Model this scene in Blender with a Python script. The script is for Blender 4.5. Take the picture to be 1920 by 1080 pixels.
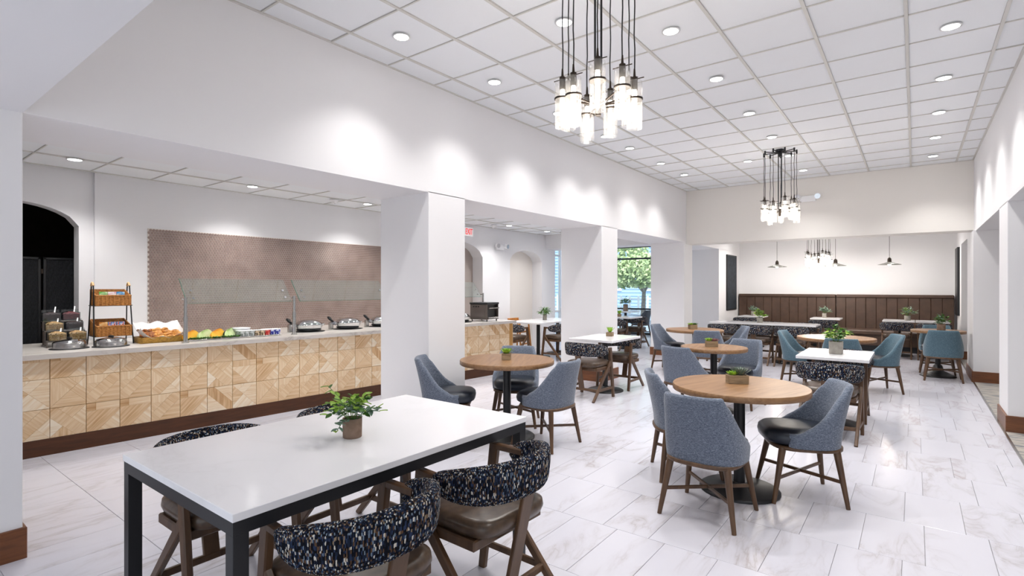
import bpy, bmesh, math, random
from mathutils import Vector, Matrix
random.seed(7)
PI = math.pi
for o in list(bpy.data.objects): bpy.data.objects.remove(o)
scene = bpy.context.scene
C = scene.collection

# ---------------------------------------------------------------- camera, world, exposure
TH = math.atan2(755.0, 990.0)
cam_d = bpy.data.cameras.new('camera'); cam = bpy.data.objects.new('camera', cam_d); C.objects.link(cam)
cam.location = (0, 0, 1.45); cam.rotation_euler = (PI/2, 0, TH)
cam_d.sensor_width = 36; cam_d.lens = 990/1920*36; cam_d.shift_y = -1.5/1920; cam_d.clip_start = .02; cam_d.clip_end = 300
scene.camera = cam
w = bpy.data.worlds.new('world'); scene.world = w; w.use_nodes = True
bg = w.node_tree.nodes['Background']; bg.inputs[0].default_value = (.86, .93, 1, 1); bg.inputs[1].default_value = .9
sun_d = bpy.data.lights.new('sun', 'SUN'); sun_d.energy = 3.0; sun_d.angle = .02; sun = bpy.data.objects.new('sun', sun_d); C.objects.link(sun)
sun.rotation_euler = Vector((-.25, .5, -.83)).to_track_quat('-Z', 'Y').to_euler()
vs = scene.view_settings
vs.view_transform = 'Standard'; vs.look = 'None'; vs.gamma = 1; vs.use_curve_mapping = False; vs.exposure = 0.84
DOWN_W, AISLE_W, CHAND_W = 42, 27, 18

# ---------------------------------------------------------------- materials
def srgb(h):
    h = h.lstrip('#'); r = []
    for i in (0, 2, 4):
        c = int(h[i:i+2], 16)/255; r.append(c/12.92 if c < .04045 else ((c+.055)/1.055)**2.4)
    return (*r, 1)
def newmat(name):
    m = bpy.data.materials.new(name); m.use_nodes = True
    nt = m.node_tree; b = nt.nodes['Principled BSDF']
    return m, nt, b
def N(nt, t, **kw):
    n = nt.nodes.new(t)
    for k, v in kw.items():
        if k.startswith('i_'):
            key = k[2:]; key = int(key) if key.isdigit() else key.replace('_', ' ')
            n.inputs[key].default_value = v
        else: setattr(n, k, v)
    return n
def L(nt, a, ao, b, bi): nt.links.new(a.outputs[ao], b.inputs[bi])
def plain(name, col, rough=.5, metal=0, bump=0, bscale=200, spec=.5, emit=None, es=0):
    m, nt, b = newmat(name)
    b.inputs['Base Color'].default_value = srgb(col) if isinstance(col, str) else col
    b.inputs['Roughness'].default_value = rough; b.inputs['Metallic'].default_value = metal
    b.inputs['Specular IOR Level'].default_value = spec
    if emit: b.inputs['Emission Color'].default_value = srgb(emit); b.inputs['Emission Strength'].default_value = es
    if bump:
        tc = N(nt, 'ShaderNodeTexCoord'); no = N(nt, 'ShaderNodeTexNoise', i_Scale=bscale, i_Detail=2.0)
        bp = N(nt, 'ShaderNodeBump', i_Strength=bump, i_Distance=.002)
        L(nt, tc, 'Object', no, 'Vector'); L(nt, no, 0, bp, 'Height'); L(nt, bp, 0, b, 'Normal')
    return m
def ramp(nt, stops, interp='LINEAR'):
    r = N(nt, 'ShaderNodeValToRGB'); e = r.color_ramp; e.interpolation = interp
    while len(e.elements) < len(stops): e.elements.new(.5)
    for el, (p, c) in zip(e.elements, stops): el.position = p; el.color = srgb(c) if isinstance(c, str) else c
    return r
def wood(name, c1, c2, scale=(1, 14, 14), rough=.45, coord='Object', rnd=True):
    m, nt, b = newmat(name); tc = N(nt, 'ShaderNodeTexCoord'); mp = N(nt, 'ShaderNodeMapping'); mp.inputs['Scale'].default_value = scale
    L(nt, tc, coord, mp, 'Vector')
    if rnd:
        oi = N(nt, 'ShaderNodeObjectInfo'); sc = N(nt, 'ShaderNodeMath', operation='MULTIPLY', i_1=37.0); L(nt, oi, 'Random', sc, 0)
        va = N(nt, 'ShaderNodeVectorMath', operation='ADD'); L(nt, mp, 0, va, 0); L(nt, sc, 0, va, 1); src = va
    else: src = mp
    n1 = N(nt, 'ShaderNodeTexNoise', i_Scale=2.2, i_Detail=6.0, i_Roughness=.62, i_Distortion=.4); L(nt, src, 0, n1, 'Vector')
    r = ramp(nt, [(.3, c1), (.7, c2)]); L(nt, n1, 0, r, 0); L(nt, r, 0, b, 'Base Color')
    b.inputs['Roughness'].default_value = rough
    bp = N(nt, 'ShaderNodeBump', i_Strength=.15, i_Distance=.002); L(nt, n1, 0, bp, 'Height'); L(nt, bp, 0, b, 'Normal')
    return m
def stone(name, base, vein, vein2, scale=1.0, amt=.5, rough=.22, island=False, stretch=(1, 1, 1), rot=.6):
    m, nt, b = newmat(name); geo = N(nt, 'ShaderNodeNewGeometry'); mp = N(nt, 'ShaderNodeMapping')
    mp.inputs['Rotation'].default_value = (0, 0, rot); mp.inputs['Scale'].default_value = stretch
    oi = N(nt, 'ShaderNodeObjectInfo'); at = N(nt, 'ShaderNodeAttribute', attribute_name='rnd')
    ad = N(nt, 'ShaderNodeMath', operation='ADD'); L(nt, oi, 'Random', ad, 0); L(nt, at, 'Fac', ad, 1)
    mu = N(nt, 'ShaderNodeMath', operation='MULTIPLY', i_1=61.0); L(nt, ad, 0, mu, 0)
    va = N(nt, 'ShaderNodeVectorMath', operation='ADD'); L(nt, geo, 'Position', mp, 'Vector'); L(nt, mp, 0, va, 0); L(nt, mu, 0, va, 1)
    n1 = N(nt, 'ShaderNodeTexNoise', i_Scale=1.7*scale, i_Detail=7.0, i_Roughness=.55, i_Distortion=.7); L(nt, va, 0, n1, 'Vector')
    n2 = N(nt, 'ShaderNodeTexNoise', i_Scale=.9*scale, i_Detail=4.0, i_Distortion=.3); L(nt, va, 0, n2, 'Vector')
    s = N(nt, 'ShaderNodeMath', operation='SUBTRACT', i_1=.5); L(nt, n1, 0, s, 0)
    a = N(nt, 'ShaderNodeMath', operation='ABSOLUTE'); L(nt, s, 0, a, 0)
    r = ramp(nt, [(0, (1, 1, 1, 1)), (.012, (.55, .55, .55, 1)), (.06, (.1, .1, .1, 1)), (.14, (0, 0, 0, 1))]); L(nt, a, 0, r, 0)
    r2 = ramp(nt, [(.42, (0, 0, 0, 1)), (.68, (1, 1, 1, 1))]); L(nt, n2, 0, r2, 0)
    mm = N(nt, 'ShaderNodeMath', operation='MULTIPLY'); L(nt, r, 0, mm, 0); L(nt, r2, 0, mm, 1)
    m2 = N(nt, 'ShaderNodeMath', operation='MULTIPLY', i_1=amt); L(nt, mm, 0, m2, 0)
    vc = N(nt, 'ShaderNodeMix', data_type='RGBA'); vc.inputs[6].default_value = srgb(vein); vc.inputs[7].default_value = srgb(vein2); L(nt, n2, 0, vc, 0)
    cl = N(nt, 'ShaderNodeMix', data_type='RGBA'); cl.inputs[6].default_value = srgb(base); L(nt, m2, 0, cl, 0); L(nt, vc, 2, cl, 7)
    L(nt, cl, 2, b, 'Base Color'); b.inputs['Roughness'].default_value = rough
    return m
def weave(name, c1, c2, c3, scale=1.0):
    m, nt, b = newmat(name); tc = N(nt, 'ShaderNodeTexCoord'); outs = []
    for s in ((70, 70, 700), (700, 700, 80)):
        mp = N(nt, 'ShaderNodeMapping'); mp.inputs['Scale'].default_value = tuple(q*scale for q in s); L(nt, tc, 'Object', mp, 'Vector')
        n = N(nt, 'ShaderNodeTexNoise', i_Scale=1.0, i_Detail=2.0); L(nt, mp, 0, n, 'Vector'); outs.append(n)
    ad = N(nt, 'ShaderNodeMath', operation='ADD'); L(nt, outs[0], 0, ad, 0); L(nt, outs[1], 0, ad, 1)
    hf = N(nt, 'ShaderNodeMath', operation='MULTIPLY', i_1=.5); L(nt, ad, 0, hf, 0)
    r = ramp(nt, [(.38, c1), (.5, c2), (.62, c3)]); L(nt, hf, 0, r, 0); L(nt, r, 0, b, 'Base Color')
    b.inputs['Roughness'].default_value = .95; b.inputs['Specular IOR Level'].default_value = .15
    b.inputs['Sheen Weight'].default_value = .25
    bp = N(nt, 'ShaderNodeBump', i_Strength=.35, i_Distance=.002); L(nt, hf, 0, bp, 'Height'); L(nt, bp, 0, b, 'Normal')
    return m
def tweed(name):
    m, nt, b = newmat(name); tc = N(nt, 'ShaderNodeTexCoord'); mp = N(nt, 'ShaderNodeMapping'); mp.inputs['Scale'].default_value = (250, 130, 1)
    L(nt, tc, 'UV', mp, 'Vector')
    v = N(nt, 'ShaderNodeTexVoronoi', voronoi_dimensions='2D', i_Scale=1.0, i_Randomness=.5); L(nt, mp, 0, v, 'Vector')
    sp = N(nt, 'ShaderNodeSeparateColor'); L(nt, v, 'Color', sp, 0)
    r = ramp(nt, [(0, '#14161f'), (.36, '#222a3c'), (.54, '#2f3b56'), (.64, '#15161b'), (.70, '#5c4636'), (.80, '#71808f'), (.88, '#cfcac0'), (.95, '#8c7a66')], 'CONSTANT'); L(nt, sp, 0, r, 0)
    L(nt, r, 0, b, 'Base Color'); b.inputs['Roughness'].default_value = 1; b.inputs['Specular IOR Level'].default_value = .1
    iv = N(nt, 'ShaderNodeMath', operation='SUBTRACT', i_0=1.0); L(nt, v, 'Distance', iv, 1)
    bp = N(nt, 'ShaderNodeBump', i_Strength=.9, i_Distance=.004); L(nt, iv, 0, bp, 'Height'); L(nt, bp, 0, b, 'Normal')
    return m
def noisy(name, stops, scale, rough=.6, detail=4.0, bump=.0, metal=0, stretch=(1, 1, 1), coord='Object'):
    m, nt, b = newmat(name); tc = N(nt, 'ShaderNodeTexCoord'); mp = N(nt, 'ShaderNodeMapping'); mp.inputs['Scale'].default_value = stretch
    L(nt, tc, coord, mp, 'Vector'); n = N(nt, 'ShaderNodeTexNoise', i_Scale=scale, i_Detail=detail); L(nt, mp, 0, n, 'Vector')
    r = ramp(nt, stops); L(nt, n, 0, r, 0); L(nt, r, 0, b, 'Base Color'); b.inputs['Roughness'].default_value = rough; b.inputs['Metallic'].default_value = metal
    if bump: bp = N(nt, 'ShaderNodeBump', i_Strength=bump, i_Distance=.004); L(nt, n, 0, bp, 'Height'); L(nt, bp, 0, b, 'Normal')
    return m
def thinglass(name, tint, gloss=.12, haze=.0):
    m = bpy.data.materials.new(name); m.use_nodes = True; nt = m.node_tree; nt.nodes.clear()
    out = N(nt, 'ShaderNodeOutputMaterial'); tr = N(nt, 'ShaderNodeBsdfTransparent'); tr.inputs[0].default_value = srgb(tint)
    gl = N(nt, 'ShaderNodeBsdfGlossy'); gl.inputs['Roughness'].default_value = .03
    fr = N(nt, 'ShaderNodeLayerWeight', i_Blend=.5); pw = N(nt, 'ShaderNodeMath', operation='POWER', i_1=4.0); L(nt, fr, 'Facing', pw, 0); ad = N(nt, 'ShaderNodeMath', operation='MULTIPLY_ADD', i_1=.6, i_2=gloss*.25); L(nt, pw, 0, ad, 0)
    mx = N(nt, 'ShaderNodeMixShader'); L(nt, ad, 0, mx, 0); L(nt, tr, 0, mx, 1); L(nt, gl, 0, mx, 2); last = mx
    if haze:
        tl = N(nt, 'ShaderNodeBsdfTranslucent'); tl.inputs[0].default_value = (1, 1, 1, 1)
        m2 = N(nt, 'ShaderNodeMixShader', i_0=haze); L(nt, mx, 0, m2, 1); L(nt, tl, 0, m2, 2); last = m2
    L(nt, last, 0, out, 0)
    return m
def oakmat():
    m, nt, b = newmat('patchwork oak'); tc = N(nt, 'ShaderNodeTexCoord'); mp = N(nt, 'ShaderNodeMapping'); mp.inputs['Scale'].default_value = (.5, 9, 1)
    L(nt, tc, 'UV', mp, 'Vector'); n1 = N(nt, 'ShaderNodeTexNoise', i_Scale=1.3, i_Detail=5.0, i_Roughness=.6); L(nt, mp, 0, n1, 'Vector')
    n2 = N(nt, 'ShaderNodeTexNoise', i_Scale=.23, i_Detail=0.0); L(nt, tc, 'UV', n2, 'Vector')
    ad = N(nt, 'ShaderNodeMath', operation='MULTIPLY_ADD', i_1=1.0, i_2=-.5); L(nt, n2, 0, ad, 0)
    a2 = N(nt, 'ShaderNodeMath', operation='ADD'); L(nt, n1, 0, a2, 0); L(nt, ad, 0, a2, 1)
    r = ramp(nt, [(.12, '#b98d5c'), (.36, '#d8b68c'), (.58, '#e6cda9'), (.85, '#f2e5cf')]); L(nt, a2, 0, r, 0); L(nt, r, 0, b, 'Base Color'); b.inputs['Roughness'].default_value = .5
    return m
MT = dict(
    wall=plain('wall paint', '#e9e8ea', .85, bump=.03, bscale=350, spec=.2),
    wallwarm=plain('warm wall paint', '#e9e5e0', .85, bump=.03, bscale=350, spec=.2),
    tile=noisy('ceiling tile', [(.3, '#e4e6e9'), (.7, '#eff1f4')], 160, .95, 2.0, .25),
    tee=plain('ceiling tee metal', '#cfcdc8', .5),
    floor=stone('marble tile', '#cccbd4', '#767076', '#9c8675', 1.5, .55, .2, stretch=(1.9, .55, 1), rot=.75),
    grout=plain('grout', '#a9a5a6', .9),
    carpet=noisy('carpet', [(.3, '#3f5068'), (.45, '#8d8a86'), (.6, '#b5aca2'), (.75, '#5c6f86')], 5, 1, 6, .4, stretch=(1, 5, 1)),
    basewood=wood('baseboard wood', '#5c351d', '#7b4a29', (2, 2, 20), .4),
    kick=wood('kick plate wood', '#3f2008', '#552d10', (20, 1.5, 20), .6),
    quartz=stone('white quartz', '#eeedf0', '#b9b6ba', '#c9c6c4', 1.2, .18, .14),
    counter=stone('counter quartzite', '#c9c3bd', '#7d7068', '#9a8f88', 3.0, .75, .25, stretch=(1.6, .6, 1)),
    tabletop=wood('table wood', '#765437', '#9a7653', (16, 1.2, 16), .38),
    legwood=wood('chair wood', '#452f1f', '#644830', (9, 9, 1.2), .42),
    blue=weave('blue grey weave', '#414856', '#616a7a', '#8e95a2'),
    teal=weave('teal blue weave', '#364b58', '#526c7a', '#738893'),
    greyf=weave('charcoal weave', '#2c2f35', '#454a52', '#5b6068'),
    navy=plain('navy leather', '#1b222e', .38, bump=.15, bscale=120),
    bronze=noisy('bronze leather', [(.3, '#3f3127'), (.7, '#5b4838')], 30, .3, 4, .1),
    tweed=tweed('tweed'),
    black=plain('black metal', '#15161a', .42),
    rubber=plain('black plastic', '#101012', .5),
    steel=noisy('brushed steel', [(.3, '#a9a8a6'), (.7, '#c6c5c3')], 4, .25, 3, 0, 1, (1, 1, 60)),
    chrome=plain('polished steel', '#c8c9cc', .1, 1),
    brass=plain('dark bronze metal', '#3b332d', .4, .8),
    glass=thinglass('guard glass', '#f4faf8', .5, .06),
    pane=thinglass('window glass', '#f2f8fa', .1),
    tube=thinglass('seeded lamp glass', '#f8f8f8', .5, .07),
    acrylic=thinglass('clear acrylic', '#eef1f1', .3),
    bulb=plain('lamp filament glow', '#ffffff', emit='#fff0dc', es=9),
    disc=plain('downlight lens', '#ffffff', emit='#ffffff', es=9),
    shade=plain('grey lamp shade', '#8a8883', .4, .6),
    trimw=plain('white trim', '#e6e6e6', .5),
    banq=noisy('brown banquette leather', [(.3, '#47342a'), (.7, '#554033')], 8, .42, 4, .06),
    dark=noisy('dark art panel', [(.35, '#12181f'), (.65, '#27323c')], 14, .7, 4, .2),
    screen=noisy('woven paper fibre', [(.35, '#0c0d10'), (.65, '#1d1f24')], 40, .9, 3, .5, stretch=(1, 3, 1)),
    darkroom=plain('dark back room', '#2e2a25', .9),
    taupe=noisy('taupe niche paint', [(.3, '#a59a94'), (.7, '#aca19b')], 3, .85),
    cream=plain('cream niche paint', '#e4ded8', .85),
    hexm=noisy('taupe mosaic glaze', [(.3, '#8a7670'), (.7, '#a08b83')], 6, .18, 2, coord='Object'),
    hexgrout=plain('pale grout', '#dcd2cb', .8),
    oak=oakmat(),
    oakline=plain('amber tile joint', '#b98a4a', .7),
    wicker=noisy('wicker', [(.3, '#7e4a1c'), (.7, '#c98a42')], 60, .6, 2, .6, stretch=(1, 1, 3)),
    bamboo=noisy('gold bamboo tray', [(.3, '#7d5a16'), (.7, '#b98c35')], 40, .5, 2, .3, stretch=(1, 1, 4)),
    tan=plain('tan wrap', '#d6b183', .7),
    paper=plain('white paper liner', '#eceaea', .8, bump=.5, bscale=14),
    pastry=noisy('golden pastry', [(.3, '#a5642a'), (.55, '#d99a4b'), (.75, '#edc586')], 30, .5, 4, .3),
    cinn=noisy('cinnamon pastry', [(.35, '#4c2613'), (.6, '#a9652f'), (.8, '#d8a468')], 45, .45, 4, .4),
    orange=noisy('orange melon', [(.3, '#f7a014'), (.7, '#ffcb45')], 20, .4, 3, .2),
    melon=noisy('green melon', [(.3, '#b5d27c'), (.7, '#e9f0c6')], 20, .4, 3, .2),
    lettuce=noisy('lettuce', [(.3, '#1f4a14'), (.7, '#55892c')], 30, .5, 3, .4),
    whitep=plain('white plastic', '#f0f0f2', .35),
    greyp=noisy('grey cup print', [(.4, '#6f7a72'), (.6, '#c9ced0')], 40, .5),
    brownp=noisy('brown cup print', [(.42, '#3b2417'), (.58, '#d8c3a5')], 40, .5),
    redp=noisy('red cup print', [(.45, '#c8201c'), (.6, '#f0a9a0')], 30, .5),
    bluep=noisy('blue cup print', [(.5, '#1f2fa0'), (.62, '#dfe6fa')], 36, .5),
    greenpk=noisy('green packet', [(.45, '#4fae3a'), (.65, '#c8e8b8')], 25, .5),
    whitepk=noisy('white packet', [(.5, '#f2f2f2'), (.66, '#e0a8b8')], 25, .5),
    bluepk=noisy('blue packet', [(.5, '#1f8fd0'), (.66, '#bfe0f2')], 25, .5),
    orangepk=noisy('orange packet', [(.45, '#e08a1c'), (.65, '#f5d49a')], 25, .5),
    stripepk=noisy('striped packet', [(.44, '#c03a32'), (.5, '#f2f2f4'), (.6, '#2f5fae')], 22, .5, 1, stretch=(3, 1, 1)),
    granola=noisy('granola', [(.3, '#8a6238'), (.55, '#c8a06a'), (.75, '#e6d3ac')], 90, .9, 3, .8),
    raisin=noisy('dark toppings', [(.35, '#1d1012'), (.7, '#4a2a2c')], 90, .6, 3, .8),
    berry=noisy('red toppings', [(.35, '#4a0d16'), (.7, '#8e2a36')], 90, .5, 3, .8),
    leafa=noisy('bright leaf', [(.3, '#6f9a2c'), (.7, '#bcd95a')], 18, .5, 3),
    leafb=noisy('sage leaf', [(.3, '#567462'), (.7, '#93ab98')], 18, .55, 3),
    leafc=noisy('green leaf', [(.3, '#2d5a24'), (.7, '#6d9a3c')], 18, .5, 3),
    succ=noisy('lime succulent', [(.3, '#5c9a24'), (.7, '#b7d84e')], 25, .5, 3),
    aloe=noisy('grey green spike', [(.3, '#3d4a40'), (.7, '#7f8f80')], 60, .55, 3),
    red=noisy('rosy succulent', [(.3, '#7a4a4a'), (.7, '#a8787a')], 25, .5, 3),
    soil=plain('dark soil', '#2a211a', .95, bump=.8, bscale=60),
    pot=noisy('grey concrete', [(.3, '#8f8981'), (.7, '#a8a29a')], 25, .85, 4, .2),
    potb=noisy('brown clay', [(.3, '#77604f'), (.7, '#8f7868')], 25, .85, 4, .2),
    box=wood('weathered box wood', '#6e5a44', '#a08a6c', (3, 3, 30), .8),
    hcw=wood('honey wood', '#a8641f', '#cc8a3c', (6, 6, 1), .45),
    exitr=plain('red exit letters', '#d01c24', .5, emit='#e0202a', es=.5),
    exitw=plain('exit sign face', '#f0eeee', .4, emit='#ffffff', es=.12),
    siding=plain('pale blue siding', '#a9c3e2', .7),
    outw=plain('white fence paint', '#f1f3f6', .6),
    asphalt=noisy('pavement', [(.3, '#8f99a8'), (.7, '#a9b2bf')], 4, .9),
    bark=noisy('bark', [(.3, '#6e665f'), (.7, '#8f877e')], 20, .9, 4, .5),
    treeleaf=noisy('tree leaves', [(.3, '#93ac74'), (.6, '#c2cd98'), (.8, '#e2e2ba')], 3, .6, 3),
    toast=plain('toaster steel', '#6d6560', .35, .7),
)

# ---------------------------------------------------------------- mesh helpers
class MB:
    def __init__(s): s.v = []; s.f = []; s.m = []; s.s = []; s.uv = None
    def add(s, vs_, fs, mi=0, sm=False):
        k = len(s.v); s.v += [tuple(p) for p in vs_]
        for f in fs: s.f.append([i+k for i in f]); s.m.append(mi); s.s.append(sm)
        return s
    def box(s, x0, x1, y0, y1, z0, z1, mi=0):
        return s.add([(x0,y0,z0),(x1,y0,z0),(x1,y1,z0),(x0,y1,z0),(x0,y0,z1),(x1,y0,z1),(x1,y1,z1),(x0,y1,z1)],
                     [(3,2,1,0),(4,5,6,7),(0,1,5,4),(1,2,6,5),(2,3,7,6),(3,0,4,7)], mi)
    def hull(s, pts, mi=0, sm=False):
        bm = bmesh.new()
        for p in pts: bm.verts.new(p)
        bmesh.ops.convex_hull(bm, input=bm.verts); bm.verts.index_update()
        s.add([v.co[:] for v in bm.verts], [[v.index for v in f.verts] for f in bm.faces], mi, sm); bm.free(); return s
    def rbox(s, x0, x1, y0, y1, z0, z1, c=.005, mi=0):
        p = []
        for x, dx in ((x0, c), (x1, -c)):
            for y, dy in ((y0, c), (y1, -c)):
                for z, dz in ((z0, c), (z1, -c)): p += [(x, y+dy, z+dz), (x+dx, y, z+dz), (x+dx, y+dy, z)]
        return s.hull(p, mi)
    def beam(s, p0, p1, a, b, up=(0, 0, 1), mi=0, a1=None, b1=None):
        p0 = Vector(p0); p1 = Vector(p1); d = (p1-p0).normalized(); u = Vector(up)
        if abs(d.dot(u)) > .95: u = Vector((0, 1, 0))
        r = d.cross(u).normalized(); u = r.cross(d); a1 = a1 or a; b1 = b1 or b; c = min(a, b)*.18; pts = []
        for p, A, B in ((p0, a, b), (p1, a1, b1)):
            for sx in (-1, 1):
                for sy in (-1, 1):
                    pts += [p+r*sx*(A/2-c)+u*sy*B/2, p+r*sx*A/2+u*sy*(B/2-c)]
        return s.hull([q[:] for q in pts], mi)
    def cyl(s, p0, p1, r0, r1=None, n=14, mi=0, caps=True, sm=True):
        r1 = r0 if r1 is None else r1; p0 = Vector(p0); p1 = Vector(p1); d = (p1-p0).normalized()
        u = Vector((1, 0, 0)) if abs(d.x) < .9 else Vector((0, 1, 0)); a = d.cross(u).normalized(); b = d.cross(a); vs_ = []
        for p, r in ((p0, r0), (p1, r1)):
            for i in range(n): t = 2*PI*i/n; vs_.append((p+a*math.cos(t)*r+b*math.sin(t)*r)[:])
        s.add(vs_, [(i, (i+1) % n, n+(i+1) % n, n+i) for i in range(n)], mi, sm)
        if caps: s.add(vs_, [tuple(range(n-1, -1, -1)), tuple(range(n, 2*n))], mi)
        return s
    def tube(s, pts, r, n=8, mi=0):
        for a, b in zip(pts, pts[1:]): s.cyl(a, b, r, r, n, mi, True)
        return s
    def lathe(s, prof, n=24, c=(0, 0, 0), mi=0, sm=True, sq=None):
        vs_ = []
        for r, z in prof:
            for i in range(n):
                t = 2*PI*i/n; cx, sy = math.cos(t), math.sin(t)
                if sq:
                    e = 2/sq; cx = math.copysign(abs(cx)**e, cx); sy = math.copysign(abs(sy)**e, sy)
                vs_.append((c[0]+r*cx, c[1]+r*sy, c[2]+z))
        fs = [(j*n+i, j*n+(i+1) % n, (j+1)*n+(i+1) % n, (j+1)*n+i) for j in range(len(prof)-1) for i in range(n)]
        s.add(vs_, fs, mi, sm)
        s.add(vs_[:n], [tuple(range(n-1, -1, -1))], mi); s.add(vs_[-n:], [tuple(range(n))], mi); return s
    def prism(s, poly, axis, a, b, mi=0):
        def P(u, v, t): return {'z': (u, v, t), 'x': (t, u, v), 'y': (u, t, v)}[axis]
        n = len(poly)
        return s.add([P(u, v, a) for u, v in poly]+[P(u, v, b) for u, v in poly],
                     [tuple(range(n-1, -1, -1)), tuple(range(n, 2*n))]+[(i, (i+1) % n, n+(i+1) % n, n+i) for i in range(n)], mi)
    def grid(s, fn, nu, nv, mi=0, sm=True, uvf=None):
        k = len(s.v); pts = [fn(i/nu, j/nv) for i in range(nu+1) for j in range(nv+1)]
        if uvf is not None:
            if s.uv is None: s.uv = {}
            for i in range(nu+1):
                for j in range(nv+1): s.uv[k+i*(nv+1)+j] = uvf(i/nu, j/nv)
        return s.add(pts, [(i*(nv+1)+j, (i+1)*(nv+1)+j, (i+1)*(nv+1)+j+1, i*(nv+1)+j+1) for i in range(nu) for j in range(nv)], mi, sm)
    def xf(s, M): s.v = [(M @ Vector(p))[:] for p in s.v]; return s
    def mesh(s, name, mats, fixn=True):
        me = bpy.data.meshes.new(name); me.from_pydata(s.v, [], s.f)
        if not isinstance(mats, (list, tuple)): mats = [mats]
        for m in mats: me.materials.append(MT[m] if isinstance(m, str) else m)
        me.polygons.foreach_set('material_index', s.m); me.polygons.foreach_set('use_smooth', s.s)
        if s.uv is not None:
            ul = me.uv_layers.new(name='UVMap')
            for lp in me.loops: ul.data[lp.index].uv = s.uv.get(lp.vertex_index, (0, 0))
        if fixn:
            bm = bmesh.new(); bm.from_mesh(me); bmesh.ops.recalc_face_normals(bm, faces=bm.faces); bm.to_mesh(me); bm.free()
        me.update(); return me
    def build(s, name, mats, parent=None, loc=None, fixn=True): return obj(name, s.mesh(name, mats, fixn), parent, loc)
def obj(name, me, parent=None, loc=None):
    o = bpy.data.objects.new(name, me); C.objects.link(o)
    if parent: o.parent = parent
    if loc: o.location = loc
    return o
def tag(o, label=None, cat=None, group=None, kind=None):
    for k, v in (('label', label), ('category', cat), ('group', group), ('kind', kind)):
        if v: o[k] = v
    return o
def thing(name, label, cat, loc=(0, 0, 0), rz=0, group=None):
    o = bpy.data.objects.new(name, None); C.objects.link(o); o.location = loc; o.rotation_euler.z = rz; o.empty_display_size = .1
    return tag(o, label, cat, group)
def copy_tree(o, parent=None):
    c = o.copy(); C.objects.link(c); c.parent = parent
    for ch in list(o.children): copy_tree(ch, c)
    return c
def struct(name, mb, mat, label=None, parent=None):
    o = mb.build(name, mat, parent)
    if not parent: tag(o, label, None, None, 'structure')
    return o
def face(dx, dy): return math.atan2(-dx, dy)     # rotation for a thing whose front is +y
def light(kind, name, loc, energy, col=(1, 1, 1), **kw):
    d = bpy.data.lights.new(name, kind); d.energy = energy; d.color = col
    for k, v in kw.items(): setattr(d, k, v)
    o = bpy.data.objects.new(name, d); C.objects.link(o); o.location = loc; return o

# ---------------------------------------------------------------- the room
XL, XR, YB, ZC, ZB = -3.8, .74, 11.0, 3.45, 2.385
BW = .73           # beam and column depth towards the aisle
COLS = [(3.63, 4.16), (7.24, 7.78), (10.88, 11.37)]
AX, AZ = -7.15, 2.71   # aisle wall and aisle ceiling
# floor: grout bed with marble tiles laid in staggered rows
fl = struct('floor', MB().box(-7.9, .72, -3.2, 15.25, -.06, -.006), 'grout', 'white marble tile floor laid in staggered rows')
TW, TL = .2925, .585
unit = MB().rbox(-TW/2+.0012, TW/2-.0012, -TL/2+.0012, TL/2-.0012, -.008, 0, .0012).mesh('tile', 'floor')
cells = []
for j in range(-11, 22):
    y0 = 2.9+j*TL; off = .24 if j % 2 == 0 else .045
    for i in range(-30, 5):
        x0 = off+i*TW
        x1 = min(x0+TW, .705)
        if x0 < -7.85 or x1-x0 < .03 or y0 < -3 or y0+TL > 15.3: continue
        cells.append(((x0+x1)/2, y0+TL/2, (x1-x0)/TW))
def inview(x, y):
    Z = -math.sin(TH)*x+math.cos(TH)*y; X = math.cos(TH)*x+math.sin(TH)*y
    return Z > .6 and abs(X/Z) < 1.02 and 1.45/Z < .58 and x > -6.0+.07*y and not (x > -2.6 and x < -1.7 and .8 < y < 2.2)
cells.sort(key=lambda c: (not inview(c[0], c[1]), c[0]**2+c[1]**2))
rest = MB(); rnds = []
for k, (x, y, q) in enumerate(cells):
    if k < 295: obj('floor_tile', unit, fl, (x, y, 0)).scale.x = q
    else:
        n = len(rest.f); rest.box(x-TW*q/2+.0012, x+TW*q/2-.0012, y-TL/2+.0012, y+TL/2-.0012, -.008, 0); rnds += [random.random()]*(len(rest.f)-n)
ro = rest.build('floor_tile_field', 'floor', fl, fixn=False); ro['kind'] = 'stuff'
a = ro.data.attributes.new('rnd', 'FLOAT', 'FACE'); a.data.foreach_set('value', rnds)
struct('floor_carpet', MB().box(.72, 4.0, -3.2, 15.25, -.06, .004), 'carpet', 'blue and grey patterned carpet beside the marble floor')
struct('trim_1', MB().box(.705, .725, -3.2, 15.2, -.01, .006), 'steel', 'thin metal edge strip between marble and carpet')

def ceiling(name, x0, x1, y0, y1, z, xs, ys, label):
    ce = struct(name, MB().box(x0, x1, y0, y1, z+.03, z+.09), 'tile', label)
    g = MB()
    for x in xs: g.box(x-.012, x+.012, y0, y1, z-.004, z+.02)
    for y in ys: g.box(x0, x1, y-.006, y+.006, z-.002, z+.02)
    g.box(x0, x0+.02, y0, y1, z-.004, z+.02).box(x1-.02, x1, y0, y1, z-.004, z+.02).box(x0, x1, y0, y0+.02, z-.004, z+.02).box(x0, x1, y1-.02, y1, z-.004, z+.02)
    g.build('ceiling_grid', 'tee', ce)
    um = MB().rbox(-.5, .5, -.5, .5, 0, 1, .004).mesh('ceiling_tile', 'tile')
    X = [x0]+xs+[x1]; Y = [y0]+ys+[y1]
    for a_, b_ in zip(X, X[1:]):
        for c_, d_ in zip(Y, Y[1:]):
            if b_-a_ < .04 or d_-c_ < .04: continue
            t = obj('ceiling_tile', um, ce, ((a_+b_)/2, (c_+d_)/2, z+.004+random.random()*.004)); t.scale = (b_-a_-.026, d_-c_-.016, .016)
    return ce
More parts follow.
